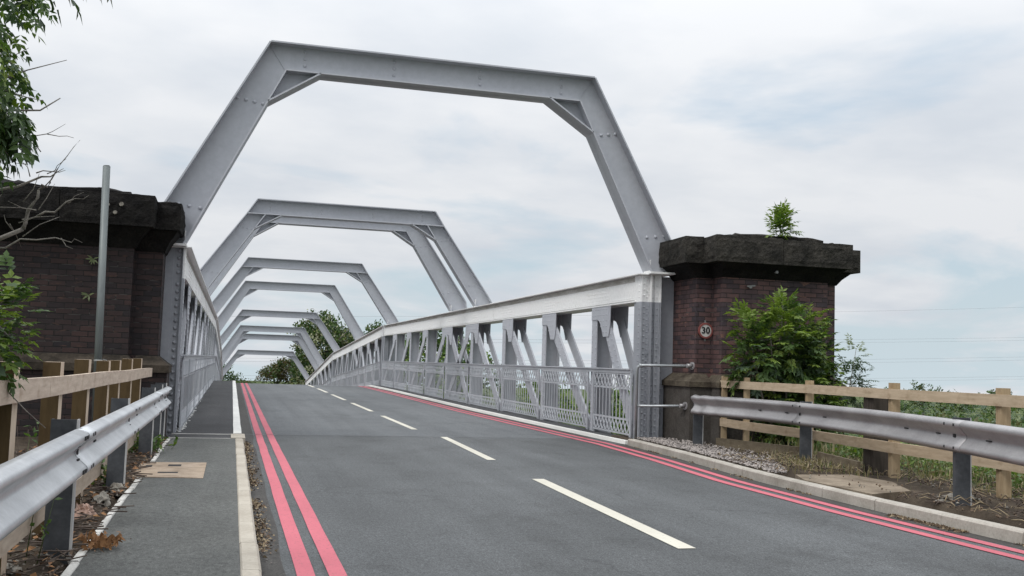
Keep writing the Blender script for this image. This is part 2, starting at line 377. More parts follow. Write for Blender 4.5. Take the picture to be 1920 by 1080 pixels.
# gutter strips
mb=MB(); ribbon(mb,lambda y:LK+.002,lambda y:LK+.18+.05*noise.noise((y*.6,0,0)),yrange(-6,JY,.3),lambda y:.003)
ribbon(mb,lambda y:lerp_poly(RK,min(y,18.3))-.2+.05*noise.noise((y*.6,5,0)),lambda y:lerp_poly(RK,min(y,18.3))-.002,yrange(-6,18.3,.3),lambda y:.003)
mb.build('gutter_strip',M['gutter'],road)
mb=MB(); ribbon(mb,lambda y:LK+.002,lambda y:LK+.2,yrange(JY+.1,Y3,.5)+yrange(Y3,120,3)[1:],lambda y:zr(y)+.003)
ribbon(mb,lambda y:lerp_poly(RK,y)-.2,lambda y:lerp_poly(RK,y)-.004,yrange(JY+.1,Y3,.5)+yrange(Y3,120,3)[1:],lambda y:zr(y)+.003)
mb.build('gutter_strip',M['gutter'],road2)
# red lines
def redline(off,w,side):
    f=(lambda y:off) if side<0 else (lambda y:lerp_poly(RK,y)-off)
    wob=lambda y:.006*noise.noise((y*1.1,off*9,0))
    mb=MB(); ribbon(mb,lambda y:f(y)+wob(y),lambda y:f(y)+w+wob(y),yrange(-6,JY-.013,.4),lambda y:.007); mb.build('red_line',M['red'],road)
    mb=MB(); ribbon(mb,lambda y:f(y)+wob(y),lambda y:f(y)+w+wob(y),yrange(JY+.044,Y3,.8)+yrange(Y3,140,3)[1:],lambda y:zr(y)+.007); mb.build('red_line',M['red'],road2)
redline(.49,.12,-1); redline(.70,.12,-1); redline(.36,.125,1); redline(.61,.125,1)
# centre dashes
for k in range(-1,12):
    ya=7.68+6.93*k; yb=ya+4.85
    if k==1: ya,yb=15.0,19.55
    par=road if yb<JY else road2
    if ya<1: ya=2.5; yb=5.5
    mb=MB(); xm=3.64 if k<=0 else 3.86
    if k==0: ribbon(mb,lambda y:3.575+(y-7.68)*.042,lambda y:3.735+(y-7.68)*.042,yrange(ya,yb,.7),lambda y:.006)
    elif k==1: ribbon(mb,lambda y:3.81+(y-15)*.042,lambda y:3.945+(y-15)*.042,yrange(ya,yb,.7),lambda y:.006)
    else: ribbon(mb,lambda y:3.78,lambda y:3.91,yrange(ya,yb,.9),lambda y:zr(y)+.006)
    mb.build('centre_line_dash',M['dash'],par)
# left footway
mb=MB(); ribbon(mb,lambda y:-.88,lambda y:LK-.13,yrange(-6,17.5,1),lambda y:.092)
path=struct(mb.build('footway',M['path']))
mb=MB(); ribbon(mb,lambda y:-.93,lambda y:LK-.13,[17.5,18.35],lambda y:.088); mb.build('footway_joint_strip',M['deckpath'],path)
mb=MB(); mb.box(-.93,LK-.14,17.47,17.51,.07,.094); mb.box(-.93,LK-.14,18.35,18.40,.07,.098); mb.build('pale_seam',M['edging'],path)
mb=MB(); ribbon(mb,lambda y:-.92,lambda y:LK-.16,yrange(18.4,Y3,2)+yrange(Y3,150,2)[1:],lambda y:zr(y)+.1)
struct(mb.build('bridge_footway',M['deckpath']))
mb=MB(); ribbon(mb,lambda y:lerp_poly(RK,y)+.1,lambda y:7.86,[18.1,18.6]+yrange(18.9,Y3,2)+yrange(Y3,150,2)[1:],lambda y:zr(y)+.064)
struct(mb.build('bridge_footway',M['deckpath']))
# left kerb
def kerb_blocks(mb,segs,z0,z1,w,inset=.004,mat=0,bev=.018):
    for (a,b) in segs:
        a=Vector((a[0],a[1],0)); b=Vector((b[0],b[1],0)); d=(b-a).normalized(); n=V(d.y,-d.x,0)   # n points to +x side for +y travel
        a2=a+d*inset; b2=b-d*inset; j=rnd.uniform(-.004,.004)
        prof=[(-w/2,z0),(w/2,z0),(w/2,z1-bev),(w/2-bev,z1),(-w/2+bev,z1),(-w/2,z1-bev)]
        vs=[a2+n*(p[0]+j)+V(0,0,p[1]) for p in prof]+[b2+n*(p[0]+j)+V(0,0,p[1]) for p in prof]
        k=6
        mb.mesh(vs,[tuple(range(k)),tuple(range(2*k-1,k-1,-1))]+[((i+1)%k,i,k+i,k+(i+1)%k) for i in range(k)],mat)
mb=MB(); y=-6
segs=[]
while y<17.3: segs.append(((LK-.068,y),(LK-.068,min(y+.98,17.4)))); y+=.98
kerb_blocks(mb,segs,-.15,.1,.136)
mb.box(LK-.2,LK+.03,17.46,18.36,-.15,.106)
struct(mb.build('kerb',M['kerb']))
mb=MB(); yy=[18.4]+yrange(19.5,Y3,1.1)+yrange(Y3,150,2)[1:]
for a,b in zip(yy,yy[1:]):
    j=.007*noise.noise((a,2,0)); j2=.007*noise.noise((b,2,0))
    mb.hexa([(LK-.16+j,a,zr(a)-.1),(LK+j,a,zr(a)-.1),(LK-.02+j,a,zr(a)+.115),(LK-.16+j,a,zr(a)+.115)],[(LK-.16+j2,b,zr(b)-.1),(LK+j2,b,zr(b)-.1),(LK-.02+j2,b,zr(b)+.115),(LK-.16+j2,b,zr(b)+.115)])
struct(mb.build('white_kerb',M['white']))
# right kerb
mb=MB(); segs=[]; y=-4
while y<18.0:
    y2=min(y+1.05,18.25); segs.append(((lerp_poly(RK,y)+.075,y),(lerp_poly(RK,y2)+.075,y2))); y=y2
kerb_blocks(mb,segs,-.15,.125,.15)
struct(mb.build('kerb',M['kerbgrey']))
mb=MB(); yy=yrange(18.3,Y3,1.1)+yrange(Y3,150,2)[1:]
def rw(y): return lerp_poly(RK,y)
for a,b in zip(yy,yy[1:]):
    q=lambda y:[(rw(y),y,zr(y)-.1),(rw(y)+.125,y,zr(y)-.1),(rw(y)+.125,y,zr(y)+.068),(rw(y)+.03,y,zr(y)+.068)]
    mb.hexa(q(a),q(b))
struct(mb.build('white_kerb',M['white']))
# pale edging strip beside the left footway
mb=MB(); y=-4; segs=[]
while y<16.9:
    L=rnd.uniform(.8,1.0)
    if not (11.8<y+.4<13.6): segs.append(((-.905+rnd.uniform(-.008,.008),y),(-.905+rnd.uniform(-.008,.008),min(y+L,17.1))))
    y+=L+rnd.uniform(0,.05)
kerb_blocks(mb,segs,-.05,.108,.055,bev=.008)
struct(mb.build('edging_strip',M['edging']))

# ------------------------------------------------------------------ bridge
bridge=thing('truss_bridge','pale grey riveted steel road bridge of three spans under angular overhead portal frames','bridge')
def girder(s,ya,yb,vys,mid,detail):
    near=(ya<20)
    P=lambda u,y,z:V(C+s*(IN+u),y,z+zd(y))
    nrm=V(-s,0,0)
    def slab(mb,u0,u1,y0,y1,z0,z1,mat=0,yn=1):
        yy=[y0+(y1-y0)*i/yn for i in range(yn+1)]
        for a,b in zip(yy,yy[1:]):
            mb.hexa([P(u0,a,z0),P(u1,a,z0),P(u1,a,z1),P(u0,a,z1)],[P(u0,b,z0),P(u1,b,z0),P(u1,b,z1),P(u0,b,z1)],mat)
    def riv(mb,u,y,z,r=.014,mat=0,n=None): mb.rivet(P(u,y,z),n or nrm,r,mat)
    # top chord
    ch=MB(); e=.22
    slab(ch,.012,.42,ya+e,yb-e,CB+.006,CT-.02,0)                         # body
    slab(ch,-.02,.0115,ya+e,yb-e,CB+.03,CT-.135,0)                        # side plate
    slab(ch,-.004,.0118,ya+e,yb-e,CT-.128,CT-.03,1)                      # angle, flange shade painted in as a darker colour
    slab(ch,-.13,.50,ya-.1,yb+.1,CT-.018,CT,0)                         # top flange
    slab(ch,-.055,.46,ya+e,yb-e,CB-.022,CB+.003,0)                       # bottom flange
    if detail:
        y=ya+.4
        while y<yb-.35:
            riv(ch,-.004,y,CT-.085,.02,1); riv(ch,-.02,y,CB+.075,.016,0); y+=.16
        for k,vy in enumerate(vys):                                       # rivet groups over each vertical
            for row in range(4):
                for c in range(9 if k%2==0 else 6):
                    riv(ch,-.02,vy-.75+c*.15,CB+.12+row*.075,.018,0)
            slab(ch,-.026,-.0205,vy+1.35,vy+1.40,CB+.03,CT-.135,0)
    g=ch.build('truss_girder',[M['chord'],M['chordshade']],bridge)
    lc=MB(); slab(lc,.0,.36,ya,yb,-.75,-.15,0,1); lc.build('bottom_chord',M['paint'],g)
    # end posts
    for (yc,sgn) in ((ya,1),(yb,-1)):
        for zone,(z0,z1) in enumerate(((-.1,CB-.024),(CB-.024,CT-.02))):
            p=MB(); front=1 if (zone==1 and s>0) else 0; white=1 if zone==1 else 0
            y0,y1=(yc,yc+.2) if sgn>0 else (yc-.2,yc)
            slab(p,.0,.36,y0,y1,z0,z1,front)
            slab(p,.36,.79,y0+.14,y1-.02,z0,z1,0)                           # recessed outer plate
            slab(p,-.03,-.0005,y0-.04,y1+.12,z0,z1,white)                     # inner flange facing the road
            if s>0:
                slab(p,.150,.176,y0-.09,y0-.0005,z0,z1,front)                # raised central web
                slab(p,.0,.075,y0-.022,y0-.0005,z0,z1,front)
                slab(p,.255,.36,y0-.03,y0-.0005,z0,z1,front)
                slab(p,.3605,.378,y0-.07,y0+.139,z0,z1,front)
                if zone==0: slab(p,.075,.15,y0-.014,y0-.0005,1.75,z1,0); slab(p,.285,.355,y0-.044,y0-.0305,1.9,z1,0)
            else: slab(p,.16,.36,y0-.018,y0-.0005,z0,z1,0); slab(p,-.0004,.012,y0-.06,y0-.0005,z0,z1,0)
            if detail and sgn>0:
                nn=V(0,-1,0); k=0; z=z0+.1
                while z<z1-.03:
                    if s>0:
                        p.rivet(P(.215,y0,z),nn,.030,front); p.rivet(P(.47,y0+.14,z+.03),nn,.030,0)
                        p.rivet(P(.10,y0-.014,z),nn,.018,front); p.rivet(P(.135,y0-.014,z+.056),nn,.015,front)
                        p.rivet(P(.30,y0-.044,z),nn,.019,front); p.rivet(P(.035,y0-.022,z+.03),nn,.022,front)
                        p.rivet(P(-.03,y0+.07,z),nrm,.02,white)
                    else:
                        p.rivet(P(.075,y0,z),nn,.038,0); p.rivet(P(-.03,y0+.06,z+.05),nrm,.022,white)
                    z+=.115 if s>0 else .127; k+=1
            p.build('end_post' if zone==0 else 'end_post_head',[M['postpaint'],M['chord']],g)
    # verticals, diagonals, gussets
    allp=[ya]+list(vys)+[yb]
    n=len(vys)
    for k,vy in enumerate(vys):
        nearhalf=vy<mid
        p=MB()
        slab(p,-.03,-.008,vy-.16,vy+.16,.02,CB-.022)
        slab(p,.33,.352,vy-.16,vy+.16,.02,CB-.022)
        slab(p,-.008,.33,vy-.012,vy+.012,.02,CB-.022)
        if detail:
            z=.2; kk=0
            while z<CB-.08:
                for dy in (-.11,.11): riv(p,-.03,vy+dy,z+(.03 if dy>0 else 0),.021)
                if kk%2==0: p.rivet(P(.05,vy-.012,z),V(0,-1,0),.012)
                z+=.12; kk+=1
        p.build('vertical',M['paint'],g)
        dirs=[-1] if nearhalf else [1]
        if k in (n//2-1,n//2): dirs=[-1,1]
        for u0 in (-.045,.354):
            gp=MB()
            for d in dirs:
                w=1.0 if len(dirs)==1 else .95
                outl=[(-.16*d,CB-.022),(-.16*d,2.5),(.18*d,2.5),(.31*d,2.47),(.42*d,2.38),(.50*d,2.25),(.58*d,2.12),((w-.1)*d,2.12),((w-.02)*d,2.34),(w*d,CB-.022)]
                a=[P(u0-(.0005 if d<0 else 0),vy+o[0],o[1]) for o in outl]; b=[q+V(s*.014,0,0) for q in a]
                nn=len(outl)
                gp.mesh(a+b,[tuple(range(nn)),tuple(range(2*nn-1,nn-1,-1))]+[((i+1)%nn,i,nn+i,nn+(i+1)%nn) for i in range(nn)])
                if detail and u0<0:
                    for r in range(5):
                        for c in range(6):
                            yy=-.08+c*.17; zz=2.72-r*.125
                            if (r>1 and c<3) or (r>3 and c<4): continue
                            if yy<w-.06: riv(gp,u0,vy+yy*d,zz,.02)
            gp.build('gusset_plate',M['paint'],g)
    for k in range(len(allp)-1):
        a,b=allp[k],allp[k+1]
        pairs=[]
        if a<mid and b<mid+.5 and k>0 or k==0: pairs.append((b,a))       # top at b, foot at a
        if k>=len(allp)//2: pairs=[(a,b)]
        if k==n//2: pairs=[(b,a),(a,b)]
        for (t,f) in pairs:
            d=1 if f>t else -1
            p=MB()
            for u0 in (-.026,.336):
                yt=t+d*.66; yf=f-d*.16
                up=V(s,0,0)
                A=P(u0,yt,2.45); B=P(u0,yf,.06)
                dirn=(B-A).normalized(); side=V(s,0,0).cross(dirn).normalized()*.16
                th=V(s*.016,0,0)
                p.hexa([A-side,A+side,A+side+th,A-side+th],[B-side,B+side,B+side+th,B-side+th])
                # angle leg along both edges
                for sg in (-1,1):
                    e1=side*sg; q=side*(sg*.9); dp=V(s*.03*(1 if u0<0 else -1),0,0)
                    p.hexa([A+e1+th,A+q+th,A+q+th+dp,A+e1+th+dp],[B+e1+th,B+q+th,B+q+th+dp,B+e1+th+dp])
                if detail and u0<0:
                    L=(B-A).length; m=int(L/.14)
                    for i in range(3,m):
                        for sg in (-.62,.62): p.rivet(A+dirn*(i*.14+(.04 if sg>0 else 0))+side*sg,nrm,.021)
            p.build('diagonal',M['paint'],g)
    return g
def rail(s,ya,yb,vys,light=False):
    """handrail with lattice panels between the verticals"""
    P=lambda u,y,z:V(C+s*(IN+u),y,z+zd(y))
    r=MB(); st=1.2
    yy=yrange(ya+.3,yb-.25,st)
    def sag(y): return .012*noise.noise((y*.35,s*3,0))
    for a,b in zip(yy,yy[1:]):
        for (u0,u1,z0,z1) in ((-.125,-.055,1.43,1.455),(-.095,-.083,1.36,1.43)):
            r.hexa([P(u0,a,z0+sag(a)),P(u1,a,z0+sag(a)),P(u1,a,z1+sag(a)),P(u0,a,z1+sag(a))],[P(u0,b,z0+sag(b)),P(u1,b,z0+sag(b)),P(u1,b,z1+sag(b)),P(u0,b,z1+sag(b))])
    R=r.build('railing',M['railpaint'],bridge)
    allp=[ya+.26]+list(vys)+[yb-.2]
    for k in range(len(allp)-1):
        a=allp[k]+(.17 if k>0 else .0); b=allp[k+1]-(.17 if k<len(allp)-2 else 0)
        p=MB(); L=b-a; n=max(6,round(L/.205)); d=L/n
        jit=rnd.uniform(-.012,.012)
        def bx(y0,z0,y1,z1,w,u=0.0,t=.010):
            A=P(u+jit-.078,y0,z0); B=P(u+jit-.078,y1,z1); p.bar(A,B,t,w,up=(V(s,0,0).cross((B-A).normalized())))
        for (z0,z1) in ((1.325,1.36),(1.035,1.075),(.415,.455),(.13,.165)): bx(a,(z0+z1)/2,b,(z0+z1)/2,z1-z0)
        for (zl,zh) in ((1.07,1.33),(.16,.42)):
            for i in range(n):
                y0=a+i*d; bx(y0,zl,y0+d,zh,.038,-.004); bx(y0+d,zl,y0,zh,.038,.008)
                if zl>1:
                    pass
        for i in range(n+1): bx(a+i*d,.45,a+i*d,1.04,.034)
        # stanchions
        for y in (a-.0,b): 
            A=P(-.085,y,.1); B=P(-.085,y,1.36); p.bar(A,B,.03,.05,up=V(0,1,0))
        p.build('railing_panel',M['railpaint'],R)

vs1=[21.1,24.85,28.85,33.0,37.05,41.1,45.15,49.2]
sp2=(Y5-Y3-.6)/8; vs2=[Y3+.6+sp2*(i+.75) for i in range(7)]
sp3=(Y8-Y5-.6)/8; vs3=[Y5+.6+sp3*(i+.75) for i in range(7)]
for s in (1,-1):
    girder(s,Y0,Y3-.1,vs1,35.2,True); rail(s,Y0,Y3-.1,vs1)
    girder(s,Y3+.35,Y5-.1,vs2,(Y3+Y5)/2,False); rail(s,Y3+.35,Y5-.1,vs2)
    girder(s,Y5+.35,Y8,vs3,(Y5+Y8)/2,False); rail(s,Y5+.35,Y8,vs3)
# deck under the road
mb=MB(); yy=yrange(18.6,Y3,5)+yrange(Y3,Y8,5)[1:]
for a,b in zip(yy,yy[1:]):
    q=lambda y:[(C-IN+.0,y,zd(y)-.7),(C+IN,y,zd(y)-.7),(C+IN,y,zd(y)-.16),(C-IN,y,zd(y)-.16)]
    mb.hexa(q(a),q(b))
mb.build('deck',M['postpaint'],bridge)

def portal(Y,H,th,ty,mitre,ibase,hb,hl,bolts=False,cx=0.0):
    """H top above chord, th half width at top corner, ty outer knee (None = mitre), ibase inner corner (half,r), hb haunch half on beam, hl haunch r on leg"""
    z0=CT+zd(Y); C=3.416+cx
    W=.44
    ih,ir=ibase; fi=4.40
    sl=(fi-ih)/ir
    oslope=(4.92-th)/(H-.55) if mitre else None
    def inner(r): return ih+sl*(ir-r)
    outer_k=ty
    if mitre: ofn=lambda r: th+(H-r)*oslope
    else:
        ok,orr=ty; so=(4.87-ok)/(orr-.25); ofn=lambda r: ok+(orr-r)*so if r<orr else th+(H-r)*(ok-th)/(H-orr)
    def flange(mb,p,q,w=W,t=.028,side=1):
        """plate along a-b (x,z) with y width w"""
        a=V(C+p[0],Y-w/2,z0+p[1]); b=V(C+q[0],Y-w/2,z0+q[1]); d=(b-a).normalized(); n=V(-d.z,0,d.x)*t*side; y=V(0,w,0)
        mb.hexa([a,a+n,a+n+y,a+y],[b,b+n,b+n+y,b+y])
    beam=MB()
    def web(mb,poly): mb.prism([(C+x,z0+z) for x,z in poly],Y-.011,Y+.011)
    if mitre:
        web(beam,[(-th,H),(-ih,ir),(ih,ir),(th,H)])
    else:
        web(beam,[(-th,H),(-ofn(ir),ir),(ofn(ir),ir),(th,H)])
    flange(beam,(-th,H),(th,H),side=1)
    if mitre: flange(beam,(-ih,ir),(ih,ir),side=1)
    else: flange(beam,(-ofn(ir),ir),(ofn(ir),ir),side=1)
    for s in (-1,1):
        if mitre:
            a=V(C+s*ih,Y-.018,z0+ir+.03); b=V(C+s*th,Y-.018,z0+H-.03); beam.bar(a,b,.012,.012,up=(0,1,0))
        else: flange(beam,(s*th,H),(s*ofn(ir),ir),side=s)
    for i,hx in enumerate((-2.47,-.83,.83,2.47)):
        for j in range(4): beam.rivet((C+hx,Y-.011,z0+ir+.05+j*(H-ir-.12)/3),(0,-1,0),.038 if bolts else .027)
    B=beam.build('portal_frame',M['paint'],bridge)
    for s in (-1,1):
        leg=MB()
        rt=H if mitre else ir-.002
        pts=[(ofn(rt),rt)]
        if mitre: pts=[(th,H)]
        r_clip=.42
        outer=pts+[(min(ofn(r_clip),4.9),r_clip),(4.95,.10),(4.95,.04)]
        innr=[(inner(.04),.04),(ih if mitre else inner(rt),ir if mitre else rt)]
        poly=[(s*x,z) for x,z in outer+innr]
        leg_poly=poly if s>0 else poly
        web(leg,leg_poly)
        for a,b in zip(outer,outer[1:3]): flange(leg,(s*a[0],a[1]),(s*b[0],b[1]),side=s)
        flange(leg,(s*innr[1][0],innr[1][1]-.0),(s*innr[0][0],innr[0][1]),side=s)
        for rr in (hl-.0,.72):
            for j in range(4):
                f=.14+.24*j; x=inner(rr)*(1-f)+ofn(rr)*f; leg.rivet((C+s*x,Y-.011,z0+rr-.02+.10*f),(0,-1,0),.038 if bolts else .027)
        leg.box(*(sorted((C+s*(IN+.02),C+s*(IN+.54)))),Y-.27,Y+.27,z0+.002,z0+.042,1)
        leg.box(*(sorted((C+s*(inner(.04)-.015),C+s*(inner(.04)+.0)))),Y-.16,Y+.16,z0+.04,z0+.28,1)
        leg.build('leg',[M['paint'],M['chord']],B)
        br=MB(); hx=inner(hl)
        flange(br,(s*hb,ir),(s*hx,hl),side=s)
        web(br,[(s*hb,ir),(s*hx,hl),(s*ih,ir-.0)] )
        br.build('bracket',M['paint'],B)
portal(Y0+.05,3.785,3.09,None,True,(2.795,3.29),2.175,2.69,bolts=True,cx=.065)
portal(33.1,3.13,2.87,(3.17,2.66),False,(2.605,2.66),2.09,2.18)
portal(37.05,3.41,2.85,None,True,(2.56,2.92),2.05,2.40)
portal(52.9,3.13,2.87,(3.17,2.66),False,(2.605,2.66),2.09,2.18)
portal(66.9,3.62,2.83,None,True,(2.54,3.13),2.0,2.6)
portal(81.1,3.13,2.82,(3.15,2.66),False,(2.605,2.66),2.09,2.18)
portal(94.6,3.66,2.82,None,True,(2.52,3.16),2.0,2.6)
portal(98.6,3.41,2.83,None,True,(2.55,2.92),2.05,2.4)
portal(110.3,3.13,2.84,(3.15,2.66),False,(2.605,2.66),2.09,2.18)

# ------------------------------------------------------------------ brick piers
def rough_block(mb,x0,x1,y0,y1,z0,z1,amp=.03,res=.05,seed=0,mat=0,top=.0):
    """rock faced stone: a box whose faces are gridded and pushed about"""
    def face(o,du,dv,n,nu,nv):
        b=len(mb.v)
        for j in range(nv+1):
            for i in range(nu+1):
                p=o+du*(i/nu)+dv*(j/nv)
                e=min(i,nu-i,j,nv-j); k=0 if e==0 else (.15 if e==1 else 1)
                h=noise.fractal((p.x*7+seed,p.y*7,p.z*7),.8,2,4)*amp+amp*.8
                q=p+n*h*k
                if abs(n.z)<.5 and (j==nv): q+=V(0,0,top*noise.noise((p.x*2.2+seed,p.y*2,3)))
                if n.z>.5: q+=V(0,0,top*noise.noise((p.x*2.2+seed,p.y*2,3)) if e==0 else top*1.2*noise.noise((p.x*2.2+seed,p.y*2,3)))
                mb.v.append(tuple(q))
        for j in range(nv):
            for i in range(nu):
                mb.f.append((b+j*(nu+1)+i,b+j*(nu+1)+i+1,b+(j+1)*(nu+1)+i+1,b+(j+1)*(nu+1)+i)); mb.m.append(mat); mb.sm.append(False)
    X,Yd,Z=x1-x0,y1-y0,z1-z0; g=lambda L:max(3,round(L/res))
    face(V(x0,y0,z0),V(X,0,0),V(0,0,Z),V(0,-1,0),g(X),g(Z))
    face(V(x1,y1,z0),V(-X,0,0),V(0,0,Z),V(0,1,0),g(X),g(Z))
    face(V(x1,y0,z0),V(0,Yd,0),V(0,0,Z),V(1,0,0),g(Yd),g(Z))
    face(V(x0,y1,z0),V(0,-Yd,0),V(0,0,Z),V(-1,0,0),g(Yd),g(Z))
    face(V(x0,y0,z1),V(X,0,0),V(0,Yd,0),V(0,0,1),g(X),g(Yd))
    mb.face([(x0,y0,z0),(x0,y1,z0),(x1,y1,z0),(x1,y0,z0)],mat)
def chamfer_block(mb,x0,x1,y0,y1,z0,z1,zt,ins):
    """plinth block with a sloping top"""
    a=[(x0,y0),(x1,y0),(x1,y1),(x0,y1)]; xi0,xi1,yi0,yi1=x0+ins[0],x1-ins[1],y0+ins[2],y1-ins[3]
    b=[(xi0,yi0),(xi1,yi0),(xi1,yi1),(xi0,yi1)]
    mb.hexa([(p[0],p[1],z0) for p in a],[(p[0],p[1],z1) for p in a])
    mb.hexa([(p[0],p[1],z1+.0005) for p in a],[(p[0],p[1],zt) for p in b])

# right pier
K=.962; CZ=1.45
def kp(v):
    return (v[0]*K,v[1]*K,CZ+(v[2]-CZ)*K)
def pier_build(mb,name,mat):
    mb.v=[kp(v) for v in mb.v]; return mb.build(name,mat,pr)
pr=thing('brick_pier','free standing dark brick bridge pier with a leafy sprig growing from its heavy stone cap','pier')
mb=MB()
mb.box(9.17,11.50,17.90,19.55,1.28,3.42)
mb.box(8.81,9.17,18.3,19.4,1.30,3.42); mb.box(11.50,11.93,18.3,19.4,1.30,3.42)
pier_build(mb,'wall',M['brick2'])
mb=MB(); mb.box(9.08,11.58,17.78,19.62,-6.8,1.14); mb.box(8.62,9.08,18.12,19.5,-6.8,1.14); mb.box(11.58,12.05,18.12,19.5,-6.8,1.14)
w=pier_build(mb,'base_wall',M['plinthwall'])
mb=MB(); chamfer_block(mb,9.05,11.62,17.74,19.65,1.14,1.24,1.40,(.13,.13,.16,.1)); chamfer_block(mb,8.58,9.05,18.08,19.53,1.14,1.24,1.40,(.23,0,.22,.1)); chamfer_block(mb,11.62,12.08,18.08,19.53,1.14,1.24,1.40,(0,.16,.22,.1))
pier_build(mb,'plinth',M['plinth'])
mb=MB()
def cove(mb,x0,x1,y0,y1,z0,z1,ex0,ex1,ey):
    lo=[(x0,y0),(x1,y0),(x1,y1),(x0,y1)]; mid=[(x0-ex0*.35,y0-ey*.35),(x1+ex1*.35,y0-ey*.35),(x1+ex1*.35,y1),(x0-ex0*.35,y1)]; hi=[(x0-ex0,y0-ey),(x1+ex1,y0-ey),(x1+ex1,y1),(x0-ex0,y1)]
    zm=z0+(z1-z0)*.45
    mb.hexa([(p[0],p[1],z0) for p in lo],[(p[0],p[1],zm) for p in mid]); mb.hexa([(p[0],p[1],zm+.0005) for p in mid],[(p[0],p[1],z1) for p in hi])
cove(mb,9.15,11.52,17.88,19.5,3.30,3.56,.16,.20,.34); cove(mb,8.79,9.16,18.28,19.38,3.295,3.558,.30,0,.20); cove(mb,11.51,11.95,18.28,19.3,3.295,3.558,.0,.26,.18)
pier_build(mb,'corbel',M['cope'])  # underside shade painted in by the darker stone colour
def cope(args,seed,amp=.02,top=.022):
    amp=min(amp,.02); top=min(top,.022)
    mb=MB(); rough_block(mb,*args,amp=amp,seed=seed,top=top); return pier_build(mb,'coping_stone',M['cope2']) if seed<50 else mb.build('coping_stone',M['cope'],pl)
cope((8.43,8.82,18.02,19.4,3.562,4.08),1,.022,.03); cope((8.82,10.25,17.48,19.6,3.562,4.07),2); cope((10.262,11.80,17.48,19.6,3.562,4.05),3); cope((11.802,12.36,18.05,19.4,3.562,4.03),4,.02,.02)
mb=MB(); rough_block(mb,9.35,11.3,17.75,19.3,4.07,4.16,amp=.05,res=.12,seed=9,top=.06); pier_build(mb,'mortar_cap',M['cope2'])
mb=MB(); mb.tube([(10.2,17.72,3.42),(10.2,17.62,3.43)],[.02,.03]); mb.tube([(9.75,17.9,3.13),(9.75,17.84,3.13)],[.025,.035]); mb.bar((9.68,17.86,3.14),(9.85,17.85,3.16),.025,.03); pier_build(mb,'iron_fixing',M['lead'])
# left pier
pl=thing('brick_pier','black brick bridge pier rising behind the tall bare steel pole','pier')
mb=MB(); mb.box(-7,-1.64,17.55,22,1.30,3.40); mb.box(-1.64,-1.19,17.78,18.36,1.30,3.40); mb.box(-1.64,-1.28,18.36,22,1.3,3.4)
mb.build('wall',M['brick'],pl)
mb=MB(); mb.box(-7,-1.56,17.42,22,-.3,1.14); mb.box(-1.56,-1.02,17.62,18.36,-.3,1.14); mb.box(-7,-1.28,18.38,22.1,-6.8,1.14)
mb.build('base_wall',M['brick'],pl)
mb=MB(); chamfer_block(mb,-7.1,-1.53,17.36,22.05,1.14,1.26,1.41,(.1,.11,.19,.1)); chamfer_block(mb,-1.53,-.99,17.56,18.38,1.14,1.26,1.41,(0,.2,.22,.02)); mb.build('plinth',M['plinthdark'],pl)
mb=MB()
cove(mb,-7,-1.63,17.53,22,3.16,3.485,0,.24,.30); cove(mb,-1.64,-1.17,17.76,18.34,3.14,3.483,0,.2,.25)
mb.build('corbel',M['cope'],pl)
for a,sd in (((-7,-4.7,17.18,19.5,3.49,4.02),51),((-4.69,-2.76,17.18,19.5,3.49,4.01),52),((-2.748,-1.33,17.18,19.5,3.49,4.0),53),((-1.328,-.93,17.45,19.5,3.49,3.94),54)): cope(a,sd,.02,.035)
mb=MB(); rough_block(mb,-6,-1.75,17.35,20.5,4.0,4.075,amp=.045,res=.12,seed=60,top=.06); mb.build('mortar_cap',M['cope'],pl)
mb=MB()
for (x,z,r) in ((-2.03,3.80,.03),(-1.83,3.82,.042),(-1.92,3.68,.036)): mb.tube([(x,17.17,z),(x,17.125,z)],[r,r*.8],8)
mb.build('lichen_spot',M['stone'],pl)

# ------------------------------------------------------------------ speed sign
sg=thing('speed_limit_sign','round red ringed 30 speed limit sign fixed to the brick pier','sign')
def disc(mb,c,r,y0,y1,n=40,mat=0,r0=0):
    ring=lambda rr,y:[(c[0]+rr*math.cos(2*math.pi*i/n),y,c[1]+rr*math.sin(2*math.pi*i/n)) for i in range(n)]
    if r0==0:
        mb.mesh(ring(r,y0)+ring(r,y1),[tuple(range(n)),tuple(range(2*n-1,n-1,-1))]+[((i+1)%n,i,n+i,n+(i+1)%n) for i in range(n)],mat)
    else:
        vs=ring(r,y0)+ring(r0,y0)+ring(r,y1)+ring(r0,y1)
        fs=[]
        for i in range(n):
            j=(i+1)%n; fs+= [(i,j,n+j,n+i),(2*n+j,2*n+i,3*n+i,3*n+j),(j,i,2*n+i,2*n+j),(n+i,n+j,3*n+j,3*n+i)]
        mb.mesh(vs,fs,mat)
sc=(9.005*K,CZ+(2.25-CZ)*K); yf=18.3*K
mb=MB(); disc(mb,sc,.138,yf-.035,yf-.015); mb.build('plate',M['signwhite'],sg)
mb=MB(); disc(mb,sc,.150,yf-.043,yf-.010,r0=.117); mb.build('red_ring',M['signred'],sg)
mb=MB(); mb.box(sc[0]-.015,sc[0]+.015,yf-.014,yf,sc[1]-.2,sc[1]+.2); mb.box(sc[0]-.025,sc[0]+.025,yf-.04,yf-.0145,sc[1]+.13,sc[1]+.155); mb.build('bracket',M['lead'],sg)
cu=bpy.data.curves.new('numeral','FONT'); cu.body='30'; cu.size=.172; cu.align_x='CENTER'; cu.align_y='CENTER'; cu.extrude=.003; cu.offset=.0045; cu.space_character=1.05
fo=bpy.data.objects.new('numeral_curve',cu); COL.objects.link(fo); bpy.context.view_layer.update()
me=bpy.data.meshes.new_from_object(fo.evaluated_get(bpy.context.evaluated_depsgraph_get())); bpy.data.objects.remove(fo)
me.materials.clear(); me.materials.append(M['signblack'])
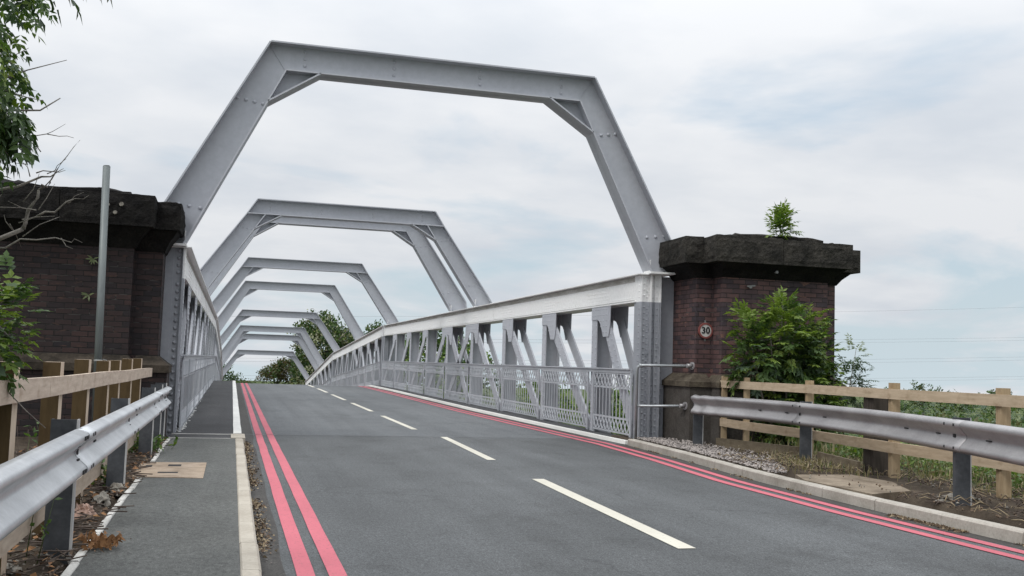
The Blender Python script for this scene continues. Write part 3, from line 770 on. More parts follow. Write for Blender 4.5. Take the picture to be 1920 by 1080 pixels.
o=bpy.data.objects.new('numeral',me); COL.objects.link(o); o.location=(sc[0],yf-.039,sc[1]); o.rotation_euler=(math.pi/2,0,0); o.parent=sg

# ------------------------------------------------------------------ pipe rails to the pier
def pipe_rail(name,label,pts,r,flange_at):
    t=thing(name,label,'rail','galvanised pipe rails beside the end post')
    mb=MB(); mb.tube(pts,r,10); mb.build('pipe',M['pipe'],t)
    a=Vector(flange_at); mb=MB(); mb.tube([a,a+V(-.02,-.005,0)],[.075,.075],14); mb.tube([a+V(-.02,0,0),a+V(-.12,0,0)],[r*1.45,r*1.45],10)
    for k in range(4): mb.rivet(a+V(-.02,.05*math.cos(k*1.57+.8),.05*math.sin(k*1.57+.8)),(-1,0,0),.012)
    mb.build('wall_flange',M['galvdull'],t)
    mb=MB(); p=Vector(pts[3] if len(pts)>3 else pts[0]); 
    mb.tube([p+V(-.03,0,0),p+V(.07,0,0)],[r*1.4,r*1.4],10); mb.build('coupling',M['pipe'],t)
    return t
pipe_rail('pipe_rail','upper galvanised pipe rail bent down at the end of the lattice railing',[(7.57,18.27,.10),(7.57,18.27,1.43),(7.58,18.26,1.49),(7.62,18.24,1.52),(7.70,18.2,1.525),(8.45,17.72,1.542)],.028,(8.472,17.71,1.543))
pipe_rail('pipe_rail','lower straight galvanised pipe rail ending in a flange on the pier base',[(7.59,18.26,.745),(7.66,18.22,.745),(7.8,18.1,.75),(8.27,17.62,.785)],.026,(8.29,17.60,.787))

# ------------------------------------------------------------------ crash barriers
WP=[(-.18,.006),(-.170,.038),(-.154,.074),(-.138,.083),(-.118,.083),(-.102,.075),(-.030,.008),(-.012,.0),(.012,.0),(.030,.008),(.102,.075),(.118,.083),(.138,.083),(.154,.074),(.170,.038),(.18,.006)]
def catmull(pts,n=8):
    out=[]
    for i in range(len(pts)-1):
        p0=pts[max(i-1,0)]; p1=pts[i]; p2=pts[i+1]; p3=pts[min(i+2,len(pts)-1)]
        for k in range(n):
            t=k/n
            out.append(tuple(.5*((2*b)+(-a+c)*t+(2*a-5*b+4*c-d)*t*t+(-a+3*b-3*c+d)*t**3) for a,b,c,d in zip(p0,p1,p2,p3)))
    out.append(tuple(pts[-1])); return out
def wbeam(path,zc,side,mat,parent,damage=None,name='beam',zs=1.0):
    """path: list of (x,y); side +1 = corrugations towards +x"""
    path=[V(p[0],p[1],0) for p in path]; mb=MB(); rows=[]
    for i,p in enumerate(path):
        d=(path[min(i+1,len(path)-1)]-path[max(i-1,0)]).normalized(); n=V(d.y,-d.x,0)*side
        row=[]
        for (z,o) in WP:
            q=p+n*o+V(0,0,zc+z*zs)
            if damage: q+=damage(i,z,n)
            row.append(q)
        rows.append(row)
    b=len(mb.v); k=len(WP)
    for r in rows: mb.v.extend([tuple(q) for q in r])
    for i in range(len(rows)-1):
        for j in range(k-1):
            mb.f.append((b+i*k+j,b+i*k+j+1,b+(i+1)*k+j+1,b+(i+1)*k+j)); mb.m.append(0); mb.sm.append(True)
    o=mb.build(name,mat,parent); sm=o.modifiers.new('thickness','SOLIDIFY'); sm.thickness=.005; return o
def slots(parent,pts,nrm,mat=None):
    for (p,w,h) in pts:
        mb=MB(); p=Vector(p); d=V(-nrm.y,nrm.x,0).normalized()
        mb.bar(p-d*w/2,p+d*w/2,.012,h,up=(0,0,1)); mb.build('bolt_slot',mat or M['slot'],parent)
gl=thing('crash_barrier','bright galvanised crash barrier running beside the narrow footway','crash barrier')
px=-.985
pathL=[(px,y) for y in yrange(-3,16.9,.4)]+[(px-.005,17.2),(px-.02,17.4)]
wbeam([p for p in pathL if p[1]<7.41],.772,1,M['galv'],gl,zs=.86); wbeam([(a+.006,b) for a,b in pathL if 7.2<b<14.6],.772,1,M['galv'],gl,zs=.86); wbeam([p for p in pathL if p[1]>14.35],.772,1,M['galv'],gl,zs=.86)
sl=[]
for y in (3.9,7.4,10.95,14.5,16.7):
    for dy in (-.22,.22):
        for z in (.772+.110,.772-.110): sl.append(((px+.088,y+dy,z),.085,.026)); sl.append(((px+.088,y+dy*.55,z),.06,.022))
    sl.append(((px+.012,y,.775),.06,.04)); sl.append(((px+.012,y+.9,.775),.11,.014))
    for dz in (.05,-.05): sl.append(((px+.034,y-.1,.775+dz),.09,.02))
slots(gl,sl,V(1,0,0))
def sig_post(parent,x,y,z0,z1,w=.15,d=.06,flip=1,rot=0):
    p=MB(); t=.012
    p.box(-w,0,-t/2,t/2,0,z1-z0); p.box(-.0,t,-t/2-.0,d,0,z1-z0,1); p.box(-w-t,-w,-t/2,d,0,z1-z0,0)
    o=p.build('post',[M['steelpost'],M['steellight']],parent,(x,y,z0)); o.rotation_euler=(0,0,rot); return o
for y in (.4,3.85,7.4,10.9,14.5,16.05,17.0): sig_post(gl,-.985,y,.03,.99)
gr=thing('crash_barrier','dull brownish steel crash barrier with a scuffed end at the brick pier','crash barrier')
ctl=[(8.42,17.55),(8.62,16.7),(8.80,15.7),(8.80,14.5),(8.66,13.2),(8.44,11.8),(8.12,10.5),(7.80,9.3),(7.38,8.0),(6.95,6.9),(6.5,5.9),(6.2,5.2),(5.9,4.5)]
pr_=catmull(ctl,7)
def dmg(i,z,n):
    if i<9: 
        k=(9-i)/9; return n*(.05*math.sin(i*1.9)*k*(1 if z<.03 else .3)-.03*k)+V(0,0,.012*math.sin(i*2.3)*k)
    return V(0,0,0)
def sub(a,b): return [p for i,p in enumerate(pr_) if a<=i<=b]
i2=max(range(len(pr_)),key=lambda i:-abs(pr_[i][1]-14.35)); i3=max(range(len(pr_)),key=lambda i:-abs(pr_[i][1]-9.65))
wbeam(sub(0,i2+1),.815,-1,M['galvdull'],gr,dmg) if False else None
def rev(l): return l[::-1]
wbeam(sub(0,i2+1),.815,1,M['galvdull'],gr,dmg); wbeam([(a-.006,b) for a,b in sub(i2-1,i3+1)],.815,1,M['galvdull'],gr); wbeam(sub(i3-1,len(pr_)-1),.815,1,M['galvdull'],gr)
sl=[]
for ii in (i2,i3):
    p=V(*pr_[ii],0); d=(V(*pr_[ii+1],0)-V(*pr_[ii-1],0)).normalized(); n=V(d.y,-d.x,0)
    for q in (-.05,.19):
        for z in (.128,-.128): sl.append((p-d*q+n*.089+V(0,0,.815+z),.05,.03))
    sl.append((p-d*.1+n*.016+V(0,0,.815),.04,.04))
    for q in (.9,-.8,-1.9): 
        j=ii+round(q*4)
        if 0<j<len(pr_)-1: sl.append((V(*pr_[j],0)+n*.014+V(0,0,.815),.10,.014))
p=V(*pr_[i2],0); d=(V(*pr_[i2+1],0)-V(*pr_[i2-1],0)).normalized(); slots(gr,sl,V(d.y,-d.x,0))
for ii in (1,i2,i3,len(pr_)-6):
    q=V(*pr_[ii],0); d=(V(*pr_[ii+1],0)-V(*pr_[ii-1],0)).normalized(); n=V(d.y,-d.x,0); q-=n*.01
    o=sig_post(gr,q.x+.17,q.y+.06,.02,1.02 if ii!=1 else .98,.16,.06,rot=-.25)

# ------------------------------------------------------------------ timber fences
fl=thing('timber_fence','low timber fence of brown posts and one pale board in front of the black pier','fence')
for y in (3.2,5.1,6.83,8.45,10.1,11.6,12.8,14.1,15.7):
    p=MB(); j=rnd.uniform(-.01,.01); p.box(-1.375+j,-1.252+j,y-.16,y,-.05,1.365+rnd.uniform(-.012,.012),mats=[0,1,0,1,0,0])  # lit top and road side pale, shaded faces brown, both by material
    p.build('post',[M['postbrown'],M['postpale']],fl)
for (a,b) in ((1.5,7.7),(7.71,11.62),(11.63,17.1)):
    p=MB(); 
    yy=yrange(a,b,.6)
    for c,d in zip(yy,yy[1:]):
        f=lambda y:.003*math.sin(y*1.3)+.05*(17-y)/11
        p.hexa([(-1.25,c,1.085+f(c)),(-1.212,c,1.085+f(c)),(-1.212,c,1.222+f(c)),(-1.25,c,1.222+f(c))],[(-1.25,d,1.085+f(d)),(-1.212,d,1.085+f(d)),(-1.212,d,1.222+f(d)),(-1.25,d,1.222+f(d))])
    p.build('rail',M['railwood'],fl)
p=MB(); p.box(-1.25,-1.212,1.5,9.0,.26,.40); p.build('lower_rail',M['railwood'],fl); p=MB(); p.box(-1.25,-1.212,9.02,15.6,.22,.36); p.build('lower_rail',M['railwood'],fl)
fr=thing('timber_fence','tan timber post and rail fence behind the dull crash barrier','fence')
fpts=[(9.28,18.25),(9.16,16.9),(9.18,14.82),(8.92,12.24),(8.90,10.14),(8.6,8.1),(8.2,6.2)]
for i,(x,y) in enumerate([(9.22,17.9)]+fpts[1:]):
    p=MB(); w=.095 if i<2 else .12; p.box(-w/2,w/2,-.06,.06,-.2,1.36+rnd.uniform(-.01,.012)); o=p.build('post',M['posttan'],fr,(x+.045,y+.04,0)); o.rotation_euler=(0,0,rnd.uniform(-.12,.05)-.25)
for zt,zb,nm in ((1.285,1.145,'rail'),(.55,.40,'lower_rail')):
    for (a,b) in ((0,2),(2,4),(4,6)):
        p=MB(); seg=fpts[a:b+1]
        for (c,d) in zip(seg,seg[1:]):
            A=V(c[0]-.03,c[1],(zt+zb)/2); B=V(d[0]-.03,d[1],(zt+zb)/2); p.bar(A,B,.036,zt-zb)
        p.build(nm,M['railtan'],fr)
t=thing('old_timber_post','dark rotting square timber post between the tan fence posts','post')
p=MB(); p.box(8.98,9.27,12.78,13.02,-.2,1.24); p.build('shaft',M['oldtimber'],t)
p=MB(); p.box(8.97,9.28,12.77,13.03,1.24,1.27); p.build('cap',M['oldtimber'],t)
def board(label,a,b):
    a=(a[0]*.95,a[1]*.95,a[2]+.05); b=(b[0]*.95,b[1]*.95,b[2]+.05)
    p=MB(); p.bar(a,b,.05,.17); o=p.build('edging_board',M['boardtimber']); tag(o,label,'board','weathered boards along the verge')
board('weathered edging board lying along the gravel by the pier',(8.85,17.4,.14),(9.25,15.2,.16))
board('weathered edging board stub against the old dark post',(9.05,14.3,.16),(8.86,12.95,.14))

KF=.95
for q_ in (fr,gr,t): q_.location=(0,0,1.45*(1-KF)); q_.scale=(KF,)*3
# ------------------------------------------------------------------ steel pole
t=thing('steel_pole','tall bare grey steel pole standing before the black brick pier','pole')
p=MB(); p.tube([(-1.900,16.2,0),(-1.972,16.2,4.25)],.054,16); p.build('shaft',M['pole'],t)
p=MB(); p.tube([(-1.972,16.2,4.25),(-1.9725,16.2,4.26)],[.049,.044],16); p.build('open_end',M['slot'],t)
p=MB(); p.tube([(-1.922,16.2,1.30),(-1.923,16.2,1.335)],[.060,.060],16); p.tube([(-1.85,16.16,1.34),(-1.80,16.15,1.33),(-1.79,16.15,1.22),(-1.83,16.15,1.2)],.007,5); p.build('strap',M['lead'],t)

# ------------------------------------------------------------------ slabs and covers on the verge
def slab_obj(name,label,cat,pts,z0,z1,mat,n=1):
    p=MB(); k=len(pts); vs=[(a,b,z0) for a,b in pts]+[(a,b,z1) for a,b in pts]
    p.mesh(vs,[tuple(range(k))[::-1],tuple(range(k,2*k))]+[(i,(i+1)%k,k+(i+1)%k,k+i) for i in range(k)])
    o=p.build(name,mat); tag(o,label,cat); return o
mh=slab_obj('inspection_cover','pale concrete inspection cover set across the footway','cover',[(-.99,11.9),(-.24,11.78),(-.24,13.46),(-1.02,13.48)],.05,.099,M['slabpale'])
p=MB(); p.box(-.68,-.53,13.0,13.18,.098,.102); p.box(-.75,-.53,12.25,12.36,.098,.102); p.box(-.93,-.86,12.9,13.05,.098,.106); p.build('lifting_recess',M['slot'],mh)
slab_obj('concrete_slab','stained flat concrete slab in the soil behind the kerb','slab',[(7.05,10.05),(7.75,10.3),(8.15,11.2),(8.1,12.0),(7.25,12.0),(7.02,11.4)],.03,.128,M['slab'])

# ------------------------------------------------------------------ loose stuff
def scatter(name,n,fn,mats,label,sm=False):
    mb=MB()
    for i in range(n): fn(mb,i)
    o=mb.build(name,mats); tag(o,label,None,None,'stuff'); return o
def pebble(mb,c,r,mat):
    vs=[]
    for (a,b,cc) in ((1,0,0),(-1,0,0),(0,1,0),(0,-1,0),(0,0,1),(0,0,-1)):
        k=r*rnd.uniform(.6,1.25); vs.append((c[0]+a*k,c[1]+b*k,c[2]+cc*k*.7))
    mb.mesh(vs,[(0,2,4),(2,1,4),(1,3,4),(3,0,4),(2,0,5),(1,2,5),(3,1,5),(0,3,5)],mat)
def grav(mb,i):
    while True:
        y=rnd.uniform(12.1,18.1); x=lerp_poly(RK,y)+.16+abs(rnd.gauss(0,.45))
        lim=.16+1.35*min(1,(y-12.0)/3.4)
        if x-lerp_poly(RK,y)<lim+.16 and x<8.75: break
    pebble(mb,(x,y,.135+rnd.uniform(0,.02)),rnd.uniform(.010,.026),0 if rnd.random()<.62 else 1)
scatter('gravel',3600,grav,[M['gravel'],M['graveld']],'pinkish pale gravel spread behind the kerb at the pier')
def flat_leaf(mb,c,L,w,mat,up=.02):
    a=rnd.uniform(0,6.28); d=V(math.cos(a),math.sin(a),rnd.uniform(-.4,.4)); s=V(-d.y,d.x,rnd.uniform(-.6,.6)); c=Vector(c)
    mb.face([c-d*L/2,c+s*w/2+V(0,0,up*rnd.random()),c+d*L/2,c-s*w/2],mat)
def litterL(mb,i):
    y=rnd.uniform(3.5,17.2); x=rnd.uniform(-2.6,-.93)
    z=.095+rnd.uniform(0,.035)
    r=rnd.random()
    if r<.24: pebble(mb,(x,y,z),rnd.uniform(.006,.018),3)
    elif r<.42: flat_leaf(mb,(x,y,z+.01),rnd.uniform(.04,.09),.03,0)
    elif r<.7: flat_leaf(mb,(x,y,z),rnd.uniform(.03,.08),.025,1)
    else:
        a=rnd.uniform(0,6.28); L=rnd.uniform(.06,.26); mb.tube([(x,y,z+.01),(x+L*math.cos(a),y+L*math.sin(a),z+rnd.uniform(0,.04))],rnd.uniform(.003,.007),4,2)
scatter('leaf_litter',5200,litterL,[M['deadleaf'],M['drybrown'],M['twig'],M['stone']],'brown leaf and twig litter under the barrier by the footway')
def litterR(mb,i):
    y=rnd.uniform(5.0,14.5); x=rnd.uniform(lerp_poly(RK,y)+.2,10.2); z=.14+rnd.uniform(0,.05)
    r=rnd.random()
    if 7.0<x<8.2 and 9.9<y<12.1 and r>.35*abs(noise.noise((x*2,y*2,0)))*2: return
    if r<.40: pebble(mb,(x,y,z),rnd.uniform(.008,.024),3 if rnd.random()<.2 else 1)
    elif r<.55: flat_leaf(mb,(x,y,z),rnd.uniform(.03,.08),.025,1)
    else:
        a=rnd.uniform(0,6.28); L=rnd.uniform(.06,.30); mb.tube([(x,y,z),(x+L*.5*math.cos(a),y+L*.5*math.sin(a),z+rnd.uniform(0.01,.06)),(x+L*math.cos(a),y+L*math.sin(a),z)],rnd.uniform(.003,.006),4,2 if rnd.random()<.6 else 0)
scatter('leaf_litter',2600,litterR,[M['strawleaf'],M['drybrown'],M['twig'],M['stone']],'twigs and crumbs of litter on the bare soil verge')
def gut(mb,i):
    cl=rnd.choice([(8.2,.55),(9.0,.7),(10.2,.35),(12.0,.5),(13.2,.8),(14.8,.8),(16.2,.7),(17.2,.5)])
    y=rnd.gauss(cl[0],cl[1]*.5); x=LK+.015+abs(rnd.gauss(0,.055))
    if rnd.random()<.6: flat_leaf(mb,(x,y,.012+rnd.uniform(0,.012)),rnd.uniform(.018,.045),rnd.uniform(.010,.02),0 if rnd.random()<.4 else 1)
    else: pebble(mb,(x,y,.012),rnd.uniform(.004,.010),2)
scatter('gutter_debris',1700,gut,[M['strawleaf'],M['drybrown'],M['graveld']],'dry leaf fragments gathered in the gutter by the kerb')
def gutr(mb,i):
    y=rnd.uniform(6,18); x=lerp_poly(RK,y)-.015-abs(rnd.gauss(0,.035))
    if noise.noise((y*1.3,0,0))<.05: y=rnd.uniform(8.2,9.3); x=lerp_poly(RK,y)-.02-abs(rnd.gauss(0,.06))
    flat_leaf(mb,(x,y,.01),rnd.uniform(.02,.05),.012,0 if rnd.random()<.4 else 1)
scatter('gutter_debris',800,gutr,[M['strawleaf'],M['drybrown']],'thin line of dry fragments along the far gutter')
def flk(mb,i):
    y=18.6+abs(rnd.gauss(0,6)); x=-.865+abs(rnd.gauss(0,.035)); r=rnd.uniform(.012,.04)
    mb.box(x-r,x+r,y-r*1.6,y+r*1.6,.098+.09*max(0,min(1,(y-20)/26)),.108+.09*max(0,min(1,(y-20)/26)))
scatter('paint_flakes',110,flk,[M['flake']],'white paint flakes along the foot of the bridge railing')

# dead leaf clump on the footway
t=thing('dead_leaf_sprig','withered orange brown leaf sprig lying on the footway edge','leaf sprig')
mb=MB()
for i in range(170): flat_leaf(mb,(-.82+rnd.gauss(0,.075),7.62+rnd.gauss(0,.10),.105+rnd.uniform(0,.05)),rnd.uniform(.03,.075),rnd.uniform(.007,.016),0,.05)
mb.build('leaves',M['deadleaf'],t)
mb=MB(); mb.tube([(-.84,7.6,.12),(-.98,7.35,.125),(-1.05,7.1,.11),(-1.15,6.9,.10)],[.006,.007,.008,.008],5); mb.build('stem',M['twig'],t)
# crumpled plastic
mb=MB(); 
n=14
for j in range(n+1):
    for i in range(n+1):
        u,v=i/n,j/n; x=-1.20+.15*u; y=9.0+.34*v; h=.11*math.sin(math.pi*u)**.6*math.sin(math.pi*v)**.6
        mb.v.append((x+.05*noise.noise((u*5,v*5,1)),y+.05*noise.noise((u*5,v*5,7)),.07+h+.05*noise.noise((u*6,v*6,3))*(h>0.01)))
for j in range(n):
    for i in range(n): mb.f.append((j*(n+1)+i,j*(n+1)+i+1,(j+1)*(n+1)+i+1,(j+1)*(n+1)+i)); mb.m.append(0); mb.sm.append(False)
o=mb.build('plastic_bag',M['plastic']); tag(o,'crumpled faded pink plastic bag under the barrier','bag'); so=o.modifiers.new('t','SOLIDIFY'); so.thickness=.006
def rock(name,label,c,r,seed,group=None):
    bm=bmesh.new(); bmesh.ops.create_icosphere(bm,subdivisions=3,radius=1)
    for v in bm.verts:
        d=v.co.normalized(); k=1+.45*noise.fractal(d*2.0+V(seed,0,0),.7,2,4); v.co=V(d.x*r[0],d.y*r[1],d.z*r[2])*k
    me=bpy.data.meshes.new(name); bm.to_mesh(me); bm.free(); me.materials.append(M['stone'])
    o=bpy.data.objects.new(name,me); COL.objects.link(o); o.location=c; tag(o,label,'rock',group or 'rubble by the footway edge'); return o
rock('rubble_stone','larger pale rubble lump between the plastic bag and the footway',(-1.07,9.9,.1),(.07,.24,.07),1)
rock('rubble_stone','small pale rubble lump next to the barrier post by the cover',(-1.02,10.75,.1),(.07,.14,.06),5)
rock('rubble_stone','grey rubble lump at the foot of the near barrier post in bare soil',(7.75,9.5,.13),(.24,.14,.06),9,'rubble on the verge')
rock('rubble_stone','low earthy rubble lump half buried under the litter by the near edging strip',(-1.35,7.0,.08),(.12,.18,.04),12)

# ------------------------------------------------------------------ plants
def leaf6(mb,o,d,n,L,w,mat):
    """one leaf: six sided blade, slightly folded and drooping"""
    d=d.normalized(); s=d.cross(n); s=s.normalized() if s.length>1e-4 else V(1,0,0); u=s.cross(d)
    m=o+d*L*.45-u*w*.12; tip=o+d*L-u*L*.10
    mb.face([o,m-s*w*.5+u*w*.15,tip,m],mat); mb.face([o,m,tip,m+s*w*.5+u*w*.15],mat)
def rdir(zb=0):
    while True:
        v=V(rnd.uniform(-1,1),rnd.uniform(-1,1),rnd.uniform(-1,1))
        if .05<v.length<1: return (v.normalized()+V(0,0,zb)).normalized()
def pinnate(mb,o,d,L,pairs,ll,lw,mat,droop=.35,stem=3):
    d=d.normalized(); s=d.cross(V(0,0,1)); s=s.normalized() if s.length>.05 else V(1,0,0)
    p=o.copy(); cur=d.copy(); st=L/(pairs+1); pts=[p.copy()]
    for k in range(pairs):
        p=p+cur*st; pts.append(p.copy()); cur=(cur-V(0,0,droop/pairs)).normalized(); u=s.cross(cur)
        for sg in (-1,1):
            dd=(cur*.55+s*sg*.9+V(0,0,-.15)+rdir()*.22); leaf6(mb,p,dd,(u+rdir()*.4),ll*rnd.uniform(.75,1.1),lw,mat)
    leaf6(mb,p,cur,s.cross(cur),ll*1.1,lw,mat)
    if stem is not None: mb.tube(pts,.004,3,stem,False)
def shrub(name,label,cat,blobs,n,L,pairs,ll,lw,mats,matfn,stems=(),droop=.35,group=None,upb=.15):
    t=thing(name,label,cat,group)
    mb=MB(); tot=sum(b[1][0]*b[1][1]*b[1][2] for b in blobs)
    for (c,r) in blobs:
        k=int(n*r[0]*r[1]*r[2]/tot)+1
        for i in range(k):
            d=rdir(); rr=rnd.uniform(.25,1)**.45
            p=V(c[0]+d.x*r[0]*rr,c[1]+d.y*r[1]*rr,c[2]+d.z*r[2]*rr)
            out=(d*V(1,1,1).length*0+d+V(0,0,upb)+rdir()*.55)
            pinnate(mb,p,out,L*rnd.uniform(.6,1.1),pairs,ll,lw,matfn(p,d,rr),droop,None)
    mb.build('foliage',mats,t)
    if stems:
        for st in stems:
            sb=MB(); sb.tube(st[0],st[1],5); sb.build('stem',M['bark'],t)
    return t
# big bush in front of the right pier
bl=[((10.15,17.35,1.05),(.6,.4,.7)),((10.5,17.25,1.15),(.65,.55,.8)),((9.5,17.05,1.75),(.55,.45,.6)),((10.1,17.1,2.0),(.7,.5,.65)),((10.6,17.2,1.8),(.5,.45,.55)),((9.22,17.0,2.3),(.26,.25,.28)),((10.0,17.1,2.50),(.34,.3,.34)),((10.6,17.15,2.45),(.3,.3,.3)),((9.45,17.2,1.45),(.35,.3,.3)),((10.8,17.3,1.0),(.4,.5,.6)),((10.9,17.3,.45),(.45,.5,.4)),((10.5,17.3,.5),(.6,.4,.45)),((10.85,17.3,2.1),(.2,.2,.25))]
def mf(p,d,rr):
    top=p.z>2.3 or (rr>.8 and d.z>.1 and rnd.random()<.5)
    if top: return 2 if rnd.random()<.85 else 1
    return rnd.choice([0,1,1,1,2,2,3]) if rr>.55 else rnd.choice([0,0,1])
tb=shrub('ash_bush','broad green ash bush growing before the right hand brick pier, bright new leaves on top','bush',bl,1400,.28,5,.135,.05,[M['leafdark'],M['leafmid'],M['leaflime'],M['leafblue']],mf,
  [([(10.1+.1*k,17.25,.0),(10.05+.25*(k-1.5),17.2,1.0),(10+.4*(k-1.5),17.15,2.0+.2*(k%2))],[.03,.022,.01]) for k in range(4)]+[([(10,17.1,2.0),(10.02,17.1,2.9)],[.012,.006])])
ts=shrub('pier_sprig','fresh green sprig sprouting from the stone cap of the brick pier','plant',[((10.33,17.75,4.36),(.13,.14,.24)),((10.22,17.75,4.3),(.11,.1,.14)),((10.38,17.75,4.5),(.1,.1,.16)),((10.47,17.75,4.34),(.1,.1,.18))],85,.26,5,.115,.034,[M['leaflime'],M['leafmid']],lambda p,d,r:rnd.choice([0,0,0,1]),
  [([(10.35,17.8,4.1),(10.36,17.77,4.5),(10.44,17.75,4.95)],[.01,.008,.003]),([(10.3,17.8,4.1),(10.2,17.76,4.5)],[.008,.004])],.5,None,.9)
tl=shrub('slender_shrub','thin dark leaved shrub standing clear of the ash bush against the sky','shrub',[((11.72,17.5,1.35),(.22,.25,.4)),((11.85,17.5,1.85),(.22,.2,.24)),((12.02,17.5,1.5),(.16,.2,.22)),((11.95,17.5,1.15),(.2,.2,.3))],95,.26,5,.095,.03,[M['leafdark'],M['leafblue'],M['leafpale']],lambda p,d,r:2 if p.z>1.85 else rnd.choice([0,0,0,1]),
  [([(11.6,17.5,.2),(11.75,17.5,1.2),(11.9,17.5,2.0)],[.016,.01,.004]),([(11.75,17.5,1.2),(12.05,17.5,1.55)],[.008,.004]),([(11.7,17.5,1.0),(12.0,17.5,1.2)],[.008,.004])])
for t_,k_ in ((tb,.955),(ts,.962),(tl,.962)): t_.location=(0,0,1.45*(1-k_)); t_.scale=(k_,k_,k_)
# near foliage on the left
shrub('hawthorn_bush','leafy green bush leaning over the near end of the pale fence board','bush',[((-1.42,6.2,1.62),(.26,.4,.25)),((-1.38,6.25,1.44),(.22,.4,.2)),((-1.6,6.2,1.25),(.3,.4,.16)),((-1.75,6.1,1.7),(.4,.4,.3)),((-1.28,6.3,1.82),(.1,.15,.09)),((-1.25,6.2,1.56),(.13,.2,.26))],520,.14,3,.06,.034,[M['leafmid'],M['leaflime'],M['leafdark']],lambda p,d,r:rnd.choice([0,0,1,1,2]) if r>.45 else 2,
  [([(-1.6,6.2,.0),(-1.5,6.2,1.0),(-1.4,6.25,1.7)],[.012,.01,.004]),([(-1.45,6.25,1.72),(-1.28,6.28,1.58),(-1.16,6.3,1.45)],[.005,.004,.003]),([(-1.3,6.3,1.3),(-1.12,6.35,1.1),(-1.02,6.4,1.0)],[.004,.003,.002])])
# overhanging ash tree at top left
def ash():
    t=thing('ash_tree','tall ash tree with drooping leaf sprays reaching in over the black pier','tree')
    mb=MB(); tw=MB()
    tw.tube([(-3.2,5.4,-.2),(-3.15,5.4,1.5),(-3.0,5.5,3.2),(-2.7,5.7,4.6)],[.16,.14,.11,.07],8)
    tw.tube([(-3.1,5.45,2.4),(-2.4,5.8,2.75),(-1.7,6.0,2.9),(-1.2,6.05,2.96)],[.06,.04,.02,.008],6)
    tw.tube([(-3.0,5.5,3.2),(-2.2,5.8,3.5),(-1.5,5.95,3.62),(-.95,6.0,3.60)],[.06,.04,.02,.006],6)
    tw.tube([(-1.7,6.0,2.9),(-1.35,6.03,2.75),(-1.1,6.05,2.78),(-1.0,6.05,2.86)],[.012,.008,.005,.003],5)
    tw.tube([(-1.35,6.03,2.9),(-1.18,6.05,3.0),(-.98,6.05,3.08)],[.006,.004,.002],4)
    for k in range(16):
        a=V(-1.35+rnd.uniform(-.2,.1),6.0+rnd.uniform(-.1,.1),rnd.uniform(2.6,3.1)); d=V(rnd.uniform(.3,1),rnd.uniform(-.3,.3),rnd.uniform(-.6,.5)).normalized()
        tw.tube([a,a+d*.12,a+d*.2+V(0,0,rnd.uniform(-.04,.04))],[.004,.003,.0015],4)
    spots=[]
    for i in range(560):                            # dense margin of the crown
        z=rnd.uniform(2.42,3.9); edge=-1.27+.05*math.sin(z*9)+ (.0 if z<3.25 else .06)-(.06 if z<2.6 else 0)-.12*max(0,min(1,(2.72-z)/.05))*0
        x=edge-abs(rnd.gauss(0,.22)); spots.append(V(x,6.0+rnd.gauss(0,.25),z))
    for i in range(420): spots.append(V(rnd.uniform(-4.6,-1.5),rnd.uniform(4.2,7.2),rnd.uniform(2.7,6.0)))
    for p in spots:
        d=V(rnd.uniform(-.3,.8),rnd.uniform(-.6,.6),rnd.uniform(-.8,.2))
        pinnate(mb,p,d,rnd.uniform(.12,.2),3,.060,.025,rnd.choice([0,0,1,1,2]),.8,None)
    for i in range(55):
        pinnate(mb,V(-1.27+rnd.gauss(0,.05),6+rnd.gauss(0,.1),rnd.uniform(2.55,2.82)),V(rnd.uniform(.1,.9),rnd.uniform(-.4,.4),rnd.uniform(-1,-.2)),.17,3,.075,.03,rnd.choice([0,0,1]),.7,None)
    for p in [(-1.0,6.0,3.62),(-1.08,6.0,3.58),(-.92,6.02,3.62),(-1.12,6.0,3.46),(-1.2,6.0,3.4),(-1.02,6.05,3.5),(-.86,6.0,3.6)]:
        pinnate(mb,V(*p),V(.6,.1,-.7),.18,3,.095,.038,0,.6,None)
    mb.build('crown',[M['leafdark'],M['leafmid'],M['leaflime']],t); tw.build('trunk',M['bark'],t)
ash()
